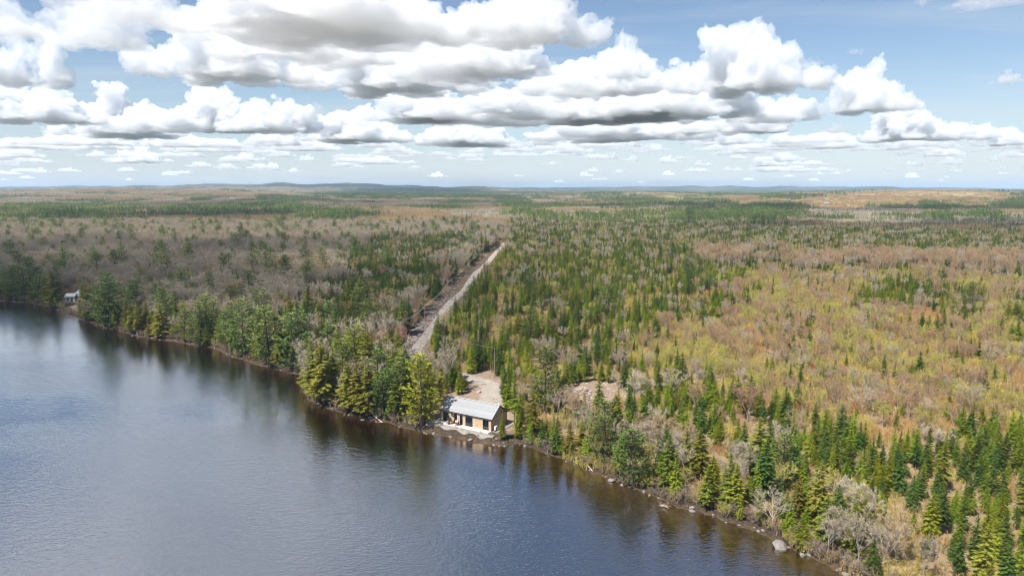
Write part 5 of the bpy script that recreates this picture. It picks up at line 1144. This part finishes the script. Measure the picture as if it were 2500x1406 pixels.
CM = [cloud_mesh(s, 1, dd, .45, nn, .0125, tt) for s, dd, nn, tt in ((1, .8, 34, 3), (2, .7, 28, 2), (3, .9, 38, 4), (4, .6, 22, 2), (7, .8, 30, 3), (9, .7, 26, 1), (12, .8, 40, 5), (15, .6, 30, 3), (17, .9, 24, 2))]
print('cloud tris', [len(m.polygons) for m in CM])
BASE = 1100.0
def cloud(px_, yb, wpx, hpx, k, label, group=None, base=BASE, deep=1.0, rz=None):
    el = math.atan((703 - yb) / F) - PITCH; a_, b_ = (px_ - 1250) / F, (703 - yb) / F; dx, dy, dz = a_, CP + b_ * SP, -SP + b_ * CP; t = (base - CAMH) / dz; W_ = wpx / F * t; H_ = hpx / F * t
    o = bpy.data.objects.new('cloud', CM[k % 9]); COL.objects.link(o); o.location = (dx * t, dy * t, base); o.scale = (W_, W_ * deep, H_ / .45); o.rotation_euler = (0, 0, (-math.atan2(dx, dy) + (math.pi if k % 2 else 0)) if rz is None else rz); tag(o, label, 'cloud', group); return o
CLOUDS = [
 (1830, 236, 370, 168, 0, 'large isolated bright cumulus right of centre in the sky'), (2115, 281, 215, 105, 1, 'cumulus with peaked left top, right of the large isolated one'), (2255, 349, 300, 90, 2, 'long low cumulus above the far orange hill'), (2460, 358, 140, 45, 3, 'small cumulus at the right border of the sky'),
 (1520, 200, 150, 110, 3, 'small tower of cloud rising between the big mass and the isolated cumulus'), (1885, 302, 210, 62, 4, 'low cumulus under the large isolated one'), (2460, 205, 80, 26, 5, 'tiny lone cloud near the right border'),
 (560, 208, 400, 160, 1, 'bright-shouldered cumulus with grey base left of centre'), (800, 95, 760, 150, 2, 'broad dark grey cloud base across the top of the sky'), (1260, 125, 400, 150, 0, 'tall white cumulus heads at the top centre'), (960, 235, 460, 150, 4, 'wide white cloud in the middle of the mass'),
 (1330, 305, 700, 150, 2, 'huge grey-based cumulus at the heart of the sky'), (1620, 300, 420, 120, 5, 'shoulder of cloud right of the huge grey-based cumulus'), (130, 110, 420, 130, 5, 'flat white cloud at the top left'), (0, 215, 280, 160, 3, 'grey-based cumulus cut by the left border'),
 (470, 328, 290, 118, 0, 'heaped cumulus low on the left, nearer the centre'), (660, 330, 230, 82, 3, 'small cumulus leaning on the heaped one'), (290, 342, 300, 100, 4, 'rounded cumulus low on the left'), (90, 305, 300, 95, 2, 'wide cumulus low at the left border'), (870, 350, 280, 70, 1, 'long low cumulus left of the road line'), (1130, 358, 250, 66, 5, 'low cumulus above the top of the road'),
 (1150, 200, 420, 120, 0, 'white billow between the tall heads and the huge grey-based cumulus'), (1450, 235, 380, 110, 1, 'billow left below the small cloud tower'), (760, 160, 420, 120, 3, 'pale cloud bank under the broad dark base'), (1750, 330, 330, 70, 4, 'flat cloud bank under the shoulder of the mass'), (330, 60, 330, 120, 1, 'bright ragged cloud between the top left cloud and the dark base'),
 (1050, 300, 330, 70, 2, 'thin cloud bank left under the huge cumulus'), (1500, 350, 420, 75, 0, 'long bank of cumulus low in the centre'), (1380, 55, 100, 60, 3, 'small ragged cloud right of the tall white heads'), (2430, 8, 230, 30, 5, 'cloud edge dipping in at the top right'), (930, 268, 50, 18, 3, 'tiny cloudlet in the blue gap left of the huge cumulus')]
for n_, c in enumerate(CLOUDS):
    o = cloud(c[0], c[1], c[2] * 1.1, c[3] * 1.25, n_ * 5 + c[4], c[5])
    if c[0] < 420 and c[1] < 130 or c[1] < 60 and c[0] > 1300: revap(o, M['cloud_thin'])
for i in range(64):     # torn scraps round the big clouds
    c = CLOUDS[rnd.randrange(len(CLOUDS))]; sg = rnd.choice((-1, 1)); xx = c[0] + sg * c[2] * rnd.uniform(.42, .75); yy = min(352, max(8, c[1] - c[3] * rnd.uniform(-.05, .75))); wv = rnd.uniform(28, 95)
    revap(cloud(xx, yy, wv, wv * rnd.uniform(.25, .5), rnd.randrange(9), 'torn scrap of pale cloud among the big clouds at the ' + ('left' if xx < 800 else 'centre' if xx < 1650 else 'right'), 'cloud scraps at the ' + ('left' if xx < 800 else 'centre' if xx < 1650 else 'right'), BASE, .8, rnd.uniform(0, 6.28)), M['cloud_thin'])
for i in range(210):
    yy = 448 - 98 * (rnd.random() ** .75); s = (458 - yy) / 110; xx = rnd.uniform(-60, 2050) if rnd.random() < .8 else rnd.uniform(2000, 2560)
    wl_ = rnd.lognormvariate(0, .45); part = 'left' if xx < 800 else 'centre' if xx < 1650 else 'right'
    revap(cloud(xx, yy, (100 * s * wl_ + 16) * (1 if xx < 2000 else .6), (28 * s + 4) * rnd.uniform(.5, 1.4) * wl_ ** .5, rnd.randrange(9), 'small far cumulus low over the horizon at the ' + part, 'small far cumulus at the ' + part), M['cloud_far'])
for (az_, el_, w_, dp, hh, kk) in ((-40, 20, 1100, 800, 420, 0), (-28, 19, 1150, 800, 420, 2), (-15, 20, 1000, 700, 420, 4), (-36, 27, 850, 700, 380, 1), (-22, 28, 900, 640, 380, 5), (-47, 33, 800, 700, 380, 3), (-8, 26, 620, 460, 380, 0), (12, 24, 560, 420, 400, 1), (33, 30, 520, 420, 400, 3), (-30, 38, 720, 560, 360, 2), (-14, 36, 520, 420, 360, 6), (22, 42, 420, 380, 400, 5), (-62, 24, 900, 800, 420, 4), (-33, 22, 900, 700, 420, 6), (-21, 23, 900, 640, 420, 7), (-9, 21, 800, 560, 420, 8), (-44, 25, 800, 640, 420, 2), (-29, 31, 700, 560, 380, 0), (-17, 27, 700, 520, 380, 1), (-40, 29, 700, 560, 380, 7), (-52, 28, 800, 640, 400, 8), (-24, 35, 560, 460, 360, 4), (-36, 34, 600, 480, 360, 6), (-3, 31, 420, 340, 360, 3), (50, 22, 700, 520, 420, 2)):  # unseen clouds added above the frame, thin so the lake mirrors brighter
    r_ = (BASE - CAMH) / math.tan(R(el_)); o = bpy.data.objects.new('cloud', CM[kk]); COL.objects.link(o); o.location = (math.sin(R(az_)) * r_, math.cos(R(az_)) * r_, BASE); o.scale = (w_, dp, hh); o.rotation_euler = (0, 0, -R(az_)); tag(revap(o, M['cloud_thin']), 'thin cumulus added outside the view, brightening the lake', 'cloud', 'added cumulus above the view')
# clouds overhead, out of the frame; their shadows lie on the woods
for (sx, sy, w_, dp, hh, kk) in SHADOWS:
    off = (BASE + 60) / math.tan(SUN_EL); o = bpy.data.objects.new('cloud', CM[kk]); COL.objects.link(o)
    hn = Vector((SUN.x, SUN.y, 0)).normalized(); o.location = (sx + hn.x * off, sy + hn.y * off, BASE); o.scale = (w_, dp, hh); o.rotation_euler = (0, 0, 0); tag(o, 'cumulus drifting overhead outside the view', 'cloud', 'cumulus overhead')

# ------------------------------------------------------------------ haze: the air between here and the far hills
mh, t = newmat('haze'); v = N(t, 'VolumePrincipled'); v.inputs['Color'].default_value = (0.60, 0.79, 1.0, 1); v.inputs['Density'].default_value = HAZE; v.inputs['Anisotropy'].default_value = 0.0
o = N(t, 'OutputMaterial'); t.links.new(v.outputs[0], o.inputs['Volume'])
if HAZE > 0: tag(MB().box(-62000, 62000, -3000, 62000, -45, 190).build('haze', mh), 'thin pale air', kind='stuff')
